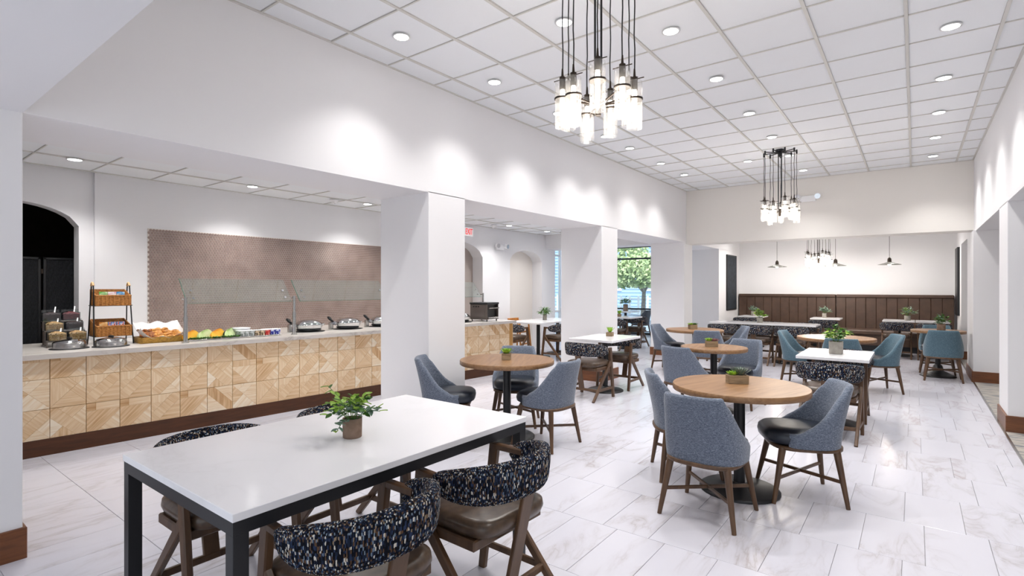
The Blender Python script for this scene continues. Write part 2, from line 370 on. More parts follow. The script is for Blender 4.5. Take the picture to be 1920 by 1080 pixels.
TX = [-3.53+.58*k for k in range(8)]; TY = [1.95+.582*k for k in range(-2, 16) if .68 < 1.95+.582*k < 10.97]
ceiling('ceiling', XL, XR, .66, YB, ZC, TX, TY, 'white suspended tile ceiling over the dining room')
AXs = [-7.13+.585*k for k in range(5)]; AYs = [1.22-.57*3+.57*k for k in range(20)]; AYs = [y for y in AYs if -.4 < y < 10.6]
ceiling('ceiling', AX, XL-BW, -.45, 10.73, AZ, AXs[1:], AYs, 'low grey tile ceiling above the buffet counter')
struct('ceiling', MB().box(-7.2, 4.0, -3.2, .66, ZB, ZB+.06).box(XL, XR, .6, .655, ZB+.03, 3.5), 'wall', 'low plaster soffit with bulkhead in front of the dining room')
struct('ceiling', MB().box(XL-BW, XR+BW, 11.45, 15.3, 3.0, 3.06), 'wall', 'white plaster ceiling above the brown banquette')
struct('ceiling', MB().box(-7.9, XL-BW, 11.3, 15.3, AZ, AZ+.06), 'wall', 'white plaster ceiling beside the storefront window')
struct('ceiling', MB().box(XR+.7, 4.0, .67, 15.3, AZ, AZ+.06), 'wall', 'white plaster ceiling above the carpet')

def column(x0, x1, y0, y1, label, z1=ZB+.01):
    c = struct('column', MB().rbox(x0, x1, y0, y1, -.01, z1, .004), 'wall', label)
    b = MB(); e = .016
    b.rbox(x0-e, x1+e, y0-e, y1+e, -.005, .165, .004); b.build('baseboard', 'basewood', c); return c
struct('wall_left', MB().box(XL-BW, XL, .6, 15.25, ZB, 3.52), 'wall', 'white upper wall carried on columns along the buffet side')
column(XL-BW, XL, -.6, .66, 'white pier with brown baseboard at the open end of the buffet')
column(XL-BW, XL, *COLS[0], 'white square column beside the buffet counter and round wood table')
column(XL-BW, XL, *COLS[1], 'white square column behind the small white table')
column(XL-BW, XL, *COLS[2], 'white column at the corner of the bulkhead before the banquette room')
column(XL-BW, XL, 13.31, 15.25, 'white wall pier carrying the larger dark panel by the banquette')
ZR = 2.31
struct('wall_right', MB().box(XR, XR+.7, -3.2, 15.25, ZR, 3.52), 'wall', 'white upper wall carried on columns along the carpet side')
column(XR, XR+.7, 7.22, 7.87, 'white column standing on the edge of the blue carpet', ZR+.01)
column(XR-.03, XR+.7, 10.7, 11.8, 'white column beside the round table with the bell base', ZR+.01)
column(XR, XR+.7, 13.9, 15.25, 'white wall pier carrying the narrow dark panel by the banquette', ZR+.01)
struct('wall_bulkhead', MB().box(XL, XR, YB, 11.45, 2.35, 3.52), 'wallwarm', 'pale bulkhead wall above the opening to the banquette')
struct('wall_back', MB().box(-4.6, 1.5, 15.2, 15.3, -.02, 3.06), 'wall', 'cream wall above the brown banquette')
struct('wall_far_right', MB().box(3.9, 4.0, -3.2, 15.3, 0, AZ), 'wall', 'white wall on the far side of the carpet')
struct('wall_end_right', MB().box(1.4, 4.0, 15.2, 15.3, 0, AZ), 'wall', 'white end wall beyond the carpet')

# aisle wall with arched openings (polygon strips in the y-z plane)
def arch_wall(name, x0, x1, y0, y1, z1, arches, mat, label):
    m = MB(); ys = y0
    for (a, b, zs, za) in arches:
        m.box(x0, x1, ys, a, 0, z1); n = 14
        r = [(a+(b-a)*i/n, zs+(za-zs)*(1-(2*i/n-1)**2)**.62) for i in range(n+1)]
        for p, q in zip(r, r[1:]):
            m.prism([(p[0], p[1]), (q[0], q[1]), (q[0], z1), (p[0], z1)], 'x', x0, x1)
        ys = b
    m.box(x0, x1, ys, y1, 0, z1)
    return struct(name, m, mat, label)
arch_wall('wall_aisle', AX-.22, AX-.04, -.6, 1.83, AZ+.05, [(.62, 1.70, 2.11, 2.33)], 'wall', 'white wall with the dark arched doorway')
arch_wall('wall_aisle', AX-.3, AX, 1.83, 10.75, AZ+.05, [(6.9, 8.37, 2.07, 2.36), (9.30, 10.56, 2.06, 2.30)], 'wall', 'white wall behind the buffet with arched niches')
struct('wall_niche', MB().box(AX-.62, AX-.28, 6.8, 8.5, 0, 2.6), 'taupe', 'taupe recess wall inside the nearer arched niche')
struct('wall_niche', MB().box(AX-.62, AX-.28, 9.2, 10.7, 0, 2.6), 'cream', 'cream recess wall inside the further arched niche')
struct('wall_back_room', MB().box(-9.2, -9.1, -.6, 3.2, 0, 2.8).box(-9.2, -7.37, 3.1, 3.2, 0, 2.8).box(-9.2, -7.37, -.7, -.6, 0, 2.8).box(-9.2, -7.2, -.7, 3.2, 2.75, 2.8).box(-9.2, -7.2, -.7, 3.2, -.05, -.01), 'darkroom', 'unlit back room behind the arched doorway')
struct('sun_gap_filler', MB().box(AX-.24, AX+.012, -.58, 1.85, AZ+.024, AZ+.12), 'wall', 'white edge strip where the low ceiling meets the arched doorway wall')  # filler added over the ceiling gap to keep sun from leaking in
struct('wall_aisle_near', MB().box(-7.4, -4.5, -.66, -.58, 0, AZ+.05), 'wall', 'white end wall of the buffet aisle')
struct('wall_bulkhead', MB().box(-7.9, XL-BW, 10.73, 11.3, 2.37, AZ+.06), 'wall', 'dropped white bulkhead across the aisle')
struct('wall_soffit', MB().box(AX-.5, AX, 10.75, 11.15, 0, 2.38), 'wall', 'white wall end under the dropped aisle bulkhead')
# storefront windows
def window(name, x0, x1, y, zs, xs, label):
    f = MB()
    for z, h in zs: f.rbox(x0, x1, y-.03, y+.03, z, z+h, .004)
    for x in xs: f.rbox(x-.03, x+.03, y-.03, y+.03, 0, 2.71, .004)
    o = struct(name, f, 'black', label)
    for a_, b_ in zip(xs, xs[1:]): 
        for (za, ha), (zb, hb) in zip(zs, zs[1:]): MB().box(a_+.03, b_-.03, y-.004, y+.004, za+ha, zb).build('pane', 'pane', o)
    return o
window('window_1', -7.9, -4.53, 15.2, [(0, .07), (.76, .05), (2.3, .05), (2.66, .05)], [-7.87, -6.02, -4.56], 'black framed storefront window looking out on a tree')
wl = window('window_2', 11.15, 15.2, 0, [(0, .07), (.76, .05), (2.3, .05), (2.66, .05)], [11.18, 12.5, 13.85, 15.17], 'black framed side window beyond the aisle bulkhead')
wl.data.materials[0] = MT['trimw']; wl.rotation_euler.z = PI/2; wl.location = (-7.87, 0, 0)

# banquette room panels
def panel(name, x, y0, y1, z0, z1, s, label):
    t = thing(name, label, 'wall panel', (x, (y0+y1)/2, z0)); h = (y1-y0)/2; H = z1-z0
    MB().rbox(0, s*.035, -h, h, 0, H, .004).build('frame', 'black', t)
    MB().box(s*.03, s*.038, -h+.03, h-.03, .03, H-.03).build('panel_face', 'dark', t)
panel('wall_panel', XL, 13.92, 14.80, .86, 2.28, 1, 'tall dark panel hung on the pier at the striped window side')
panel('wall_panel', XR, 14.25, 15.02, .86, 2.28, -1, 'tall dark panel hung on the pier at the carpet side')

# ---------------------------------------------------------------- ceiling fixtures
dl = MB().lathe([(.066, 0), (.069, -.005), (.057, -.007), (.055, -.004)], 24).mesh('trim_ring', 'trimw')
dd = MB().lathe([(.055, -.003), (.055, -.0065)], 24).mesh('lens', 'disc')
def downlight(x, y, z, label, group, W, ang=100, rect=False):
    t = thing('downlight', label, 'downlight', (x, y, z-.004), 0, group)
    obj('trim_ring', dl, t); obj('lens', dd, t)
    light('SPOT', 'downlight_beam', (x, y, z-.03), W, (1, .985, .96), spot_size=math.radians(ang), spot_blend=.8, shadow_soft_size=.06).parent = None
for y in (2.81, 3.98, 5.14, 6.3, 7.05, 8.22, 9.3): downlight(-3.25, y, ZC, 'round recessed downlight in the ceiling row along the buffet side wall', 'downlights along the buffet side', DOWN_W*.8, 112)
for y in (4.02, 5.21, 6.47, 7.67, 8.9, 10.17): downlight(-1.51, y, ZC, 'round recessed downlight in the middle row of the ceiling', 'downlights in the middle row', DOWN_W*1.1, 115)
for y, l in ((3.40, 'lone recessed downlight beside the nearer chandelier'), (8.91, 'lone recessed downlight beside the further chandelier')): downlight(-2.1, y, ZC, l, None, DOWN_W, 115)
for y in (1.6, 2.8, 4.0, 5.25, 6.5, 7.75, 9.01, 10.26): downlight(.22, y, ZC, 'round recessed downlight in the ceiling row along the carpet side wall', 'downlights along the carpet side', DOWN_W, 112)
for y in (1.52, 3.27, 5.01, 6.8, 8.5, 9.9): downlight(-6.56, y, AZ, 'recessed downlight in the low ceiling above the buffet', 'downlights above the buffet', AISLE_W*1.5, 125)
for x in (-3.0, -1.55, -.1): downlight(x, 13.9, 3.0, 'recessed downlight in the plaster ceiling above the banquette', 'downlights above the banquette', 42, 140)  # fill spots added to brighten the back wall, fittings out of view
for y in (1.2, 2.6, 4.0, 5.4, 6.8, 8.2, 9.6): downlight(-5.35, y, AZ, 'recessed downlight in the low ceiling in front of the buffet', 'downlights in front of the buffet', AISLE_W*1.7, 130)  # row hidden by the beam, added to light counter front and floor
for x in (-6.4, -5.4): downlight(x, 12.9, AZ, 'recessed downlight in the plaster ceiling by the storefront window', 'downlights by the storefront window', AISLE_W, 120)
for y in (2.5, 6.0, 9.5, 13): downlight(2.4, y, AZ, 'recessed downlight in the ceiling over the carpet', 'downlights over the carpet', AISLE_W, 130)

def chandelier(loc, ztop, zg, label, n=9):
    t = thing('chandelier', label, 'chandelier', (loc[0], loc[1], zg), 0, 'glass cylinder chandeliers')
    K = .85; t.scale = (K, K, K); H = (ztop-zg)/K
    MB().cyl((0, 0, H-.03), (0, 0, H), .07, n=20).cyl((0, 0, H-.12), (0, 0, H-.03), .035, n=12).build('canopy', 'black', t)
    for sx in (-.025, .025): MB().cyl((sx, 0, .24), (sx, 0, H-.05), .008, n=8).build('rod', 'black', t)
    MB().cyl((0, 0, .12), (0, 0, .25), .022, n=10).build('hub', 'brass', t)
    for k in range(n):
        a = 2*PI*k/n+.3; R = .255; x, y = R*math.cos(a), R*math.sin(a); dz = (0, .07, .035)[k % 3]
        MB().beam((0, 0, H-.05), (x, y, H-.04), .014, .014).cyl((x, y, H-.09), (x, y, H-.02), .014, n=8).build('upper_arm', 'black', t)
        MB().beam((0, 0, .19), (x*.80, y*.80, .2+dz), .010, .012).build('spoke', 'brass', t)
        pts = [(x+.004*math.sin(q*1.9+k), y+.004*math.cos(q*2.3+k), .46+dz+(H-.1-.46-dz)*q/7) for q in range(8)]; pts[0] = (x, y, .32+dz)
        MB().tube(pts, .0045, 6).build('cord', 'black', t)
        MB().cyl((x, y, .27+dz), (x, y, .36+dz), .022, n=12).cyl((x, y, .36+dz), (x, y, .42+dz), .010, .006, 8).cyl((x-.07, y, .345+dz), (x+.07, y, .345+dz), .004, n=6).build('socket', 'brass', t)
        g = MB(); g.lathe([(.053, .0), (.053, .33)], 20); g.f = g.f[:20]; g.m = g.m[:20]; g.s = g.s[:20]
        go = g.build('glass_cylinder', 'tube', t, (x, y, dz))
        MB().lathe([(.053, .20), (.058, .20), (.058, .212), (.053, .212)], 20).build('holder_ring', 'brass', go)
        MB().lathe([(.006, .04), (.015, .07), (.018, .22), (.014, .27)], 12).build('bulb', 'bulb', t, (x, y, dz))
    light('POINT', 'chandelier_glow', (loc[0], loc[1], zg-.03), CHAND_W*(2.2 if ztop < 3.2 else 1), (1, .93, .84), shadow_soft_size=.25)
chandelier((-1.53, 2.87), ZC, 2.39, 'black multi-cord glass cylinder chandelier close to the long white table')
chandelier((-1.56, 8.48), ZC, 2.38, 'black multi-cord chandelier of glass cylinders in front of the bulkhead')
chandelier((-1.66, 13.15), 3.0, 1.87, 'glass cylinder chandelier hanging in front of the brown banquette wall')
def pendant(x, y, label):
    t = thing('pendant_lamp', label, 'pendant lamp', (x, y, 1.93), 0, 'flat cone pendants over the banquette tables')
    MB().cyl((0, 0, .12), (0, 0, 1.06), .004, n=6).build('cord', 'black', t)
    MB().lathe([(.012, .16), (.035, .13), (.04, .05), (.03, .03)][::-1], 14).build('socket', 'brass', t)
    MB().lathe([(.035, .055), (.10, .03), (.21, 0), (.212, .004), (.10, .038), (.035, .062)], 28).build('shade', 'shade', t)
    MB().lathe([(.018, -.015), (.03, .0), (.03, .03), (.02, .05)], 12).build('bulb', 'bulb', t)
    light('POINT', 'pendant_glow', (x, y, 1.86), 4, (1, .9, .78), shadow_soft_size=.04)
pendant(-2.62, 13.9, 'flat cone pendant lamp over the end of the long table beside the dark panel')
pendant(-1.42, 13.9, 'flat cone pendant lamp partly behind the glass chandelier')
pendant(-.43, 13.9, 'flat cone pendant lamp over the double white table')

# exit sign, emergency lights, detectors
t = thing('exit_sign', 'white exit sign with red letters above the arched niche', 'sign', (AX, 7.90, 2.48))
MB().rbox(.0, .04, -.135, .135, 0, .17, .004).build('sign_face', 'exitw', t)
cu = bpy.data.curves.new('exit_text', 'FONT'); cu.body = 'EXIT'; cu.size = .17; cu.align_x = 'CENTER'; cu.extrude = .002
tmp = bpy.data.objects.new('tmp', cu); C.objects.link(tmp); bpy.context.view_layer.update()
em = bpy.data.meshes.new_from_object(tmp); bpy.data.objects.remove(tmp); em.materials.clear(); em.materials.append(MT['exitr'])
lo = obj('letters', em, t, (.043, 0, .027)); lo.rotation_euler = (PI/2, 0, PI/2); lo.scale.x = .6
def emlight(loc, rz, label):
    t = thing('emergency_light', label, 'emergency light', loc, rz)
    MB().rbox(-.13, .13, 0, .06, -.055, .055, .012).build('housing', 'whitep', t)
    for s in (-1, 1):
        h = MB().cyl((s*.15, .06, .03), (s*.16, .13, .02), .045, .055, 16).build('lamp_head', 'whitep', t)
        MB().cyl((s*.16, .13, .02), (s*.1605, .134, .0195), .047, n=16).build('lens', 'chrome', h)
emlight((-1.55, YB, 3.07), PI, 'white twin head emergency light on the bulkhead')
emlight((AX, 8.9, 2.31), -PI/2, 'white twin head emergency light between the arched niches')
def detector(x, y, z, label):
    t = thing('smoke_detector', label, 'detector', (x, y, z)); MB().lathe([(.02, -.055), (.035, -.05), (.04, -.02), (.06, -.018), (.065, 0)], 20).build('dome', 'whitep', t)
    MB().cyl((.02, 0, -.056), (.02, 0, -.05), .006, n=8).build('indicator', 'black', t)
detector(-6.66, 4.5, AZ-.003, 'white smoke detector on the low ceiling by the serving dishes')
detector(-6.8, 8.3, AZ-.003, 'white smoke detector on the low ceiling near the exit sign')

# ---------------------------------------------------------------- furniture prototypes
def shell_chair(name, fab):
    t = thing(name, 'x', 'chair')
    a_, b_, cf = .255, .235, .19
    def plan(ph, k=1.0):
        s, c = math.sin(ph), math.cos(ph); e = .72
        x = a_*k*math.copysign(abs(s)**e, s); y = -b_*k*abs(c)**e if c > 0 else cf*abs(c)**.9
        return x, y
    def sm(u): u = max(0, min(1, u)); return u*u*(3-2*u)
    NU = 44; sec = 15; PM = math.radians(128)
    def pt(u, v):
        ph = -PM+2*PM*u; d = abs(math.degrees(ph)); tt = max(0, min(1, (112-d)/62)); top = .470+.325*(tt**1.9 if tt < .9 else .9**1.9+(1-.9**1.9)*sm((tt-.9)/.2+.0)*1.0 if tt < 1 else 1.0); z0 = .375
        j = v*sec
        if j <= 6: z = z0+(top-.02-z0)*j/6; k = 1.0
        elif j <= 9: q = (j-6)/3*PI; z = top-.02+.02*math.sin(q); k = 1-.17*(1-math.cos(q))/2
        else: z = top-.02-(top-.02-.42)*(j-9)/6; k = .83
        x, y = plan(ph, k); h = max(0, (z-.40)/.4); c = max(0, math.cos(ph))
        y -= .085*h**1.3*min(1, c*1.6); x *= 1-.09*h; 
        return (x*(1+.05*math.sin(min(1, (z-z0)/.15)*PI/2)-.05), y, z)
    m = MB(); m.grid(pt, NU, sec)
    for u in (0, 1): m.add([pt(u, j/sec) for j in range(sec+1)], [tuple(range(sec+1))])
    m.build('shell', fab, t)
    def se(r, z, n=28): return r, z
    s = MB(); s.lathe([(.19, .385), (.212, .40), (.218, .43), (.212, .462), (.19, .482), (.12, .492), (.02, .495)], 32, (0, 0, 0), 0, True, 3.2)
    s.v = [(x*1.0, y*1.08+.025, z) for x, y, z in s.v]; s.build('seat', 'navy', t)
    f = MB(); f.lathe([(.225, .352), (.232, .356), (.232, .374), (.225, .378)], 32, (0, 0, 0), 0, True, 3.0); f.v = [(x, y*1.0-.015, z) for x, y, z in f.v]; f.build('seat_frame', 'legwood', t)
    ft = {}
    for sx in (-1, 1):
        for sy in (-1, 1):
            p0 = (sx*.175, sy*.165-.01, .365); p1 = (sx*.232, sy*.225, 0); ft[sx, sy] = (p0, p1)
            MB().cyl(p1, p0, .0135, .024, 12).build('leg', 'legwood', t)
    def at(k, z): p0, p1 = (Vector(q) for q in ft[k]); return (p1+(p0-p1)*(z/.365))[:]
    MB().beam(at((-1, -1), .165), at((1, 1), .165), .014, .022).build('stretcher', 'legwood', t)
    MB().beam(at((1, -1), .165), at((-1, 1), .165), .014, .022).build('stretcher', 'legwood', t)
    return t
def tweed_chair():
    t = thing('tweed_back_chair', 'x', 'chair')
    s = MB(); s.lathe([(.19, .415), (.222, .423), (.232, .45), (.228, .478), (.20, .492), (.02, .497)], 36, (0, 0, 0), 0, True, 5.0)
    s.v = [(x, y*.98+.015, z) for x, y, z in s.v]; s.build('seat', 'bronze', t)
    MB().rbox(-.232, .232, -.15, .16, .372, .418, .006).build('seat_frame', 'legwood', t)
    a_, b_ = .265, .255; PM = math.radians(104); NU, NV = 40, 16
    def pt(u, v):
        ph = -PM+2*PM*u; q = (2*u-1); hh = .078*max(0, 1-abs(q)**3.2)**.5+.010; th = .027*max(0.05, 1-abs(q)**8)**.5
        an = 2*PI*v; cz = math.copysign(abs(math.sin(an))**.7, math.sin(an)); cr = math.copysign(abs(math.cos(an))**.7, math.cos(an))
        z = .652+hh*cz-.030*q*q; r = 1+th*cr/a_+.05*(cz*.5)
        s_, c_ = math.sin(ph), math.cos(ph)
        x = a_*r*math.copysign(abs(s_)**.85, s_); y = -b_*r*math.copysign(abs(c_)**.85, c_) if c_ > 0 else b_*r*abs(c_)
        return (x, y+.0, z)
    def uvf(u, v): return (u*.95, v*.42)
    m = MB(); m.grid(pt, NU, NV, 0, True, uvf); m.build('backrest', 'tweed', t)
    for sx in (-1, 1):
        x = sx*.245
        MB().beam((x, .235, 0), (x, .150, .655), .030, .042, (0, 1, 0), 0, .032, .055).build('leg', 'legwood', t)
        MB().beam((x, -.27, 0), (x, .165, .47), .028, .036, (0, 1, 0), 0, .028, .05).build('leg', 'legwood', t)
        MB().beam((x, .172, .643), (x*1.04, -.02, .640), .034, .032).build('arm', 'legwood', t)
        MB().beam((x, .215, .13), (x, -.15, .13), .020, .032).build('stretcher', 'legwood', t)
    MB().beam((-.245, -.15, .13), (.245, -.15, .13), .022, .034).build('stretcher', 'legwood', t)
    MB().beam((0, -.145, .115), (0, -.268, .66), .075, .020, (0, 1, 0)).build('back_splat', 'legwood', t)
    return t
protoB = shell_chair('shell_chair', 'blue'); protoT = shell_chair('shell_chair', 'teal'); protoG = shell_chair('shell_chair', 'greyf'); protoW = tweed_chair()
used = set()
def place(proto, x, y, dx, dy, label, group=None):
    o = proto if proto.name not in used else copy_tree(proto); used.add(proto.name)
    o.location = (x, y, 0); o.rotation_euler.z = face(dx, dy); o['label'] = label
    if group: o['group'] = group
    elif 'group' in o: del o['group']
    return o
def pedestal_parts(t, x=0, y=0, r=.27, bell=False, top=.71):
    prof = [(r, 0), (r, .012), (r-.015, .022), (.06, .045), (.045, .06)] if not bell else [(r, 0), (r, .014), (r*.8, .035), (r*.35, .09), (.06, .17), (.045, .19)]
    MB().lathe(prof, 32).build('base', 'black', t, (x, y, 0))
    MB().cyl((0, 0, .04), (0, 0, top), .038, n=18).build('pole', 'black', t, (x, y, 0))
    MB().rbox(-.16, .16, -.025, .025, top-.02, top+.002, .004).rbox(-.025, .025, -.16, .16, top-.02, top+.002, .004).build('top_bracket', 'black', t, (x, y, 0))
def round_table(x, y, d, label, bell=False, rz=0):
    t = thing('round_table', label, 'table', (x, y, 0), rz)
    MB().lathe([(d/2-.004, .708), (d/2, .712), (d/2, .745), (d/2-.004, .75)], 56).build('table_top', 'tabletop', t)
    pedestal_parts(t, bell=bell, r=.27 if d > .8 else .24); return t
def slab_table(x, y, sx, sy, label, poles=((0, 0),), top='quartz', r=.25):
    t = thing('white_table', label, 'table', (x, y, 0))
    MB().rbox(-sx/2, sx/2, -sy/2, sy/2, .718, .75, .003).build('table_top', top, t)
    for px, py in poles: pedestal_parts(t, px, py, r, False, .718)
    return t

# long table in front
t = thing('long_dining_table', 'long white quartz table on a black square steel frame', 'table', (-2.155, 1.545, 0))
hx, hy = .485, .775
MB().rbox(-hx, hx, -hy, hy, .722, .75, .002).build('table_top', 'quartz', t)
f = MB()
for s in (-1, 1):
    f.box(-hx+.004, hx-.004, s*(hy-.029)-.025, s*(hy-.029)+.025, .677, .722)
    f.box(s*(hx-.029)-.025, s*(hx-.029)+.025, -hy+.054, hy-.054, .677, .722)
f.build('frame', 'black', t)
for sx in (-1, 1):
    for sy in (-1, 1): MB().rbox(-.025, .025, -.025, .025, 0, .677, .001).build('leg', 'black', t, (sx*(hx-.029), sy*(hy-.029), 0))
G = 'tweed back chairs at the long white table'
place(protoW, -1.60, 1.17, -1, 0.03, 'tweed back chair on the open side of the long table, away from the potted plant', G)
place(protoW, -1.56, 1.84, -1, 0.03, 'tweed back chair on the open side of the long table, toward the round tables', G)
place(protoW, -2.60, 1.17, 1, 0, 'tweed back chair on the buffet side of the long table, away from the column', G)
place(protoW, -2.58, 1.86, 1, 0, 'tweed back chair on the buffet side of the long table, right behind the potted plant', G)

# round table by the column (B)
round_table(-3.15, 4.05, .914, 'round wood table holding one lime succulent beside the column by the buffet', rz=.5)
G = 'blue grey shell chairs at the table by the column'
place(protoB, -2.72, 4.09, -1, .03, 'blue grey shell chair at the table by the column, on its side away from it', G)
place(protoB, -3.52, 3.62, .8, .6, 'blue grey shell chair with its back against the column by the buffet', G)
place(protoB, -3.40, 4.52, .5, -.86, 'blue grey shell chair at the table by the column, facing the long white table', G)
# round table (C)
round_table(-1.0, 4.0, .914, 'round wood table with a planter of a lime rosette and a grey spiky succulent', rz=-.3)
G = 'blue grey shell chairs at the table with the spiky succulent'
place(protoB, -1.06, 3.48, .05, 1, 'blue grey shell chair showing its full back at the table with the spiky succulent', G)
place(protoB, -.645, 4.18, -.375, -.175, 'blue grey shell chair with navy seat in full view beside the spiky succulent table', G)
place(protoB, -1.42, 4.10, .85, .5, 'blue grey shell chair half hidden behind another at the spiky succulent table', G)
# small white table by column two (D)
slab_table(-3.46, 6.70, .66, .90, 'small white table with one lime succulent beside the middle column')
place(protoW, -3.43, 6.15, .05, 1, 'tweed back chair on the near side of the small white table by the middle column')
place(protoW, -3.42, 7.08, 0, -1, 'tweed back chair on the far side of the small white table by the middle column')
# E
round_table(-1.88, 6.38, .74, 'small round wood table with a green and rosy succulent planter', rz=.2)
place(protoB, -2.05, 6.0, .25, 1, 'blue grey shell chair showing its back at the table with the rosy succulent')
place(protoB, -1.72, 6.86, -.12, -1, 'blue grey shell chair with navy seat showing below the table with the rosy succulent')
# F
round_table(-2.92, 8.85, .914, 'round wood table with a low green succulent box by the corner column', rz=.9)
place(protoB, -3.42, 9.02, 1, -.05, 'blue grey shell chair in side view between the round table and the corner column')
place(protoB, -2.56, 8.42, -.2, 1, 'blue grey shell chair showing its back at the round table by the corner column')
place(protoB, -2.50, 9.35, -.75, -.4, 'blue grey shell chair between the corner column round table and the long pedestal table')
# G long table under the bulkhead
slab_table(-2.38, 11.3, 1.9, .58, 'long white pedestal table under the bulkhead edge', ((-.5, 0), (.45, 0)), r=.27)
G = 'tweed back chairs at the long pedestal table'
for x, l in ((-3.0, 'closest to the corner column'), (-2.40, 'showing its whole splat'), (-1.80, 'half behind a teal chair')): place(protoW, x, 10.83, 0, 1, 'tweed back chair at the open side of the pedestal table, '+l, G)
for x, l in ((-2.95, 'by the corner column'), (-2.35, 'behind the leafy plant'), (-1.72, 'at its free end')): place(protoW, x, 11.75, 0, -1, 'tweed back chair at the far side of the pedestal table, '+l, G)
# H
slab_table(-.66, 6.52, .63, .85, 'small white table with a bushy green plant in a square grey pot')
place(protoW, -.66, 5.98, .03, 1, 'tweed back chair right behind the spiky succulent table, below the bushy plant')
place(protoW, -.66, 6.93, 0, -1, 'tweed back chair under the far edge of the small white table with the bushy plant')
# I
round_table(-.88, 8.62, .96, 'round pale wood table between the teal chairs', rz=.1)
place(protoT, -1.34, 8.86, 1, -.1, 'teal shell chair on the banquette table side of the pale round table')
place(protoT, -.76, 8.20, -.05, 1, 'teal shell chair behind the bushy plant at the pale round table')
place(protoT, -.42, 8.98, -.92, -.42, 'teal shell chair with open seat on the carpet side of the pale round table')
# J
round_table(.30, 11.06, .72, 'round table on a flared bell base next to the corner column', True)
place(protoT, .35, 10.63, 0, 1, 'teal shell chair showing its full back at the table with the bell base')
place(protoT, .30, 11.52, 0, -1, 'teal shell chair on the banquette side of the table with the bell base')
# K tables along the banquette
slab_table(-3.16, 13.93, .56, .60, 'white banquette table beside the pier with the dark panel')
slab_table(-1.60, 13.93, .58, .60, 'single white banquette table in front of the banquette seam')
slab_table(-.27, 13.93, .55, .60, 'white banquette table holding the pale plant, half of a matching pair')
slab_table(.29, 13.93, .55, .60, 'bare white banquette table beside the pier with the narrow dark panel')
place(protoW, -3.2, 13.45, 0, 1, 'tweed back chair at the white banquette table beside the pier with the dark panel')
place(protoW, -1.60, 13.42, 0, 1, 'tweed back chair at the single white table by the banquette seam')
place(protoW, -.30, 13.48, 0, 1, 'tweed back chair at the banquette table holding the pale plant')
place(protoW, .30, 13.48, 0, 1, 'tweed back chair at the bare banquette table by the narrow dark panel')
# aisle
slab_table(-6.25, 9.4, .85, 1.75, 'long white table behind the end of the buffet counter', ((0, -.3), (0, .45)))
place(protoW, -6.40, 8.42, .1, 1, 'tweed back chair at the aisle table, close to the end of the buffet counter')
place(protoW, -5.70, 9.02, -1, .1, 'tweed back chair at the aisle table, on the side of the middle column')
slab_table(-5.50, 11.65, .62, .62, 'small white table in the aisle between the middle and corner columns')
place(protoW, -5.55, 11.2, 0, 1, 'tweed back chair on the near side of the small aisle table toward the bulkhead')
place(protoW, -5.42, 12.05, 0, -1, 'tweed back chair on the window side of the small aisle table')
slab_table(-6.75, 14.35, .62, .62, 'small white table standing close to the storefront window')
place(protoG, -6.32, 14.4, -1, .1, 'charcoal shell chair at the table by the storefront window')
place(protoW, -7.0, 13.8, .4, 1, 'tweed back chair at the table by the storefront window')
# wooden high chair
t = thing('high_chair', 'honey coloured wooden high chair against the aisle wall', 'high chair', (-6.92, 9.32, 0), -PI/2)
for sx in (-1, 1):
    for sy in (-1, 1): MB().beam((sx*.2, sy*.2, 0), (sx*.16, sy*.14, .74), .03, .03).build('leg', 'hcw', t)
MB().rbox(-.16, .16, -.14, .14, .46, .49, .005).build('seat', 'hcw', t)
MB().rbox(-.19, .19, -.17, -.14, .69, .77, .006).build('backrest', 'hcw', t)
for sx in (-1, 1): MB().beam((sx*.17, -.15, .70), (sx*.17, .15, .70), .028, .04).build('arm_rail', 'hcw', t)
for sy in (-1, 1): MB().beam((-.185, sy*.175, .22), (.185, sy*.175, .22), .022, .03).build('stretcher', 'hcw', t)

# banquette
t = thing('banquette', 'long brown leather banquette with channelled back along the cream wall', 'banquette', (0, 15.2, 0))
X0, X1, XS = -3.77, .69, -1.53
MB().box(X0+.02, X1-.02, -.72, -.02, 0, .14).build('plinth', 'black', t)
MB().rbox(X0, X1, -.76, -.03, .13, .36, .01).build('seat_base', 'banq', t)
for a_, b_ in ((X0, XS-.006), (XS+.006, X1)):
    MB().rbox(a_, b_, -.80, -.15, .36, .475, .03).build('seat_cushion', 'banq', t)
    n = 11; wd = (b_-a_)/n
    for i in range(n):
        p0 = a_+i*wd
        MB().hull([(p0+dx, yy, z) for dx, yy in ((.0006, -.152), (.008, -.165), (wd-.008, -.165), (wd-.0006, -.152), (.0006, -.02), (wd-.0006, -.02)) for z in (.40, 1.205)]).build('back_channel', 'banq', t)
    MB().rbox(a_, b_, -.19, -.0, 1.20, 1.275, .015).build('top_rail', 'banq', t)

# ---------------------------------------------------------------- buffet counter
CA = math.atan(.072)
def cpt(y): return -5.97+.072*(y-1.0)          # panel plane
CY0, CY1 = .55, 7.28
ct = thing('buffet_counter', 'buffet counter clad in patchwork oak tiles with dark brown kick plate', 'counter')
MB().prism([(cpt(CY0)-.02, CY0), (cpt(CY1)-.02, CY1), (AX+.01, CY1), (AX+.01, CY0)], 'z', 0, .833).build('body', 'oakline', ct)
MB().prism([(cpt(CY0)+.006, CY0), (cpt(CY1)+.006, CY1), (cpt(CY1)-.02, CY1), (cpt(CY0)-.02, CY0)], 'z', 0, .142).build('kick_plate', 'kick', ct)
wt = MB(); wt.prism([(cpt(CY0)+.04, CY0-.02), (cpt(CY1)+.04, CY1+.03), (AX+.005, CY1+.03), (AX+.005, CY0-.02)], 'z', .832, .875)
tag(wt.build('worktop', 'counter'), 'grey veined stone worktop on the buffet counter', 'worktop')
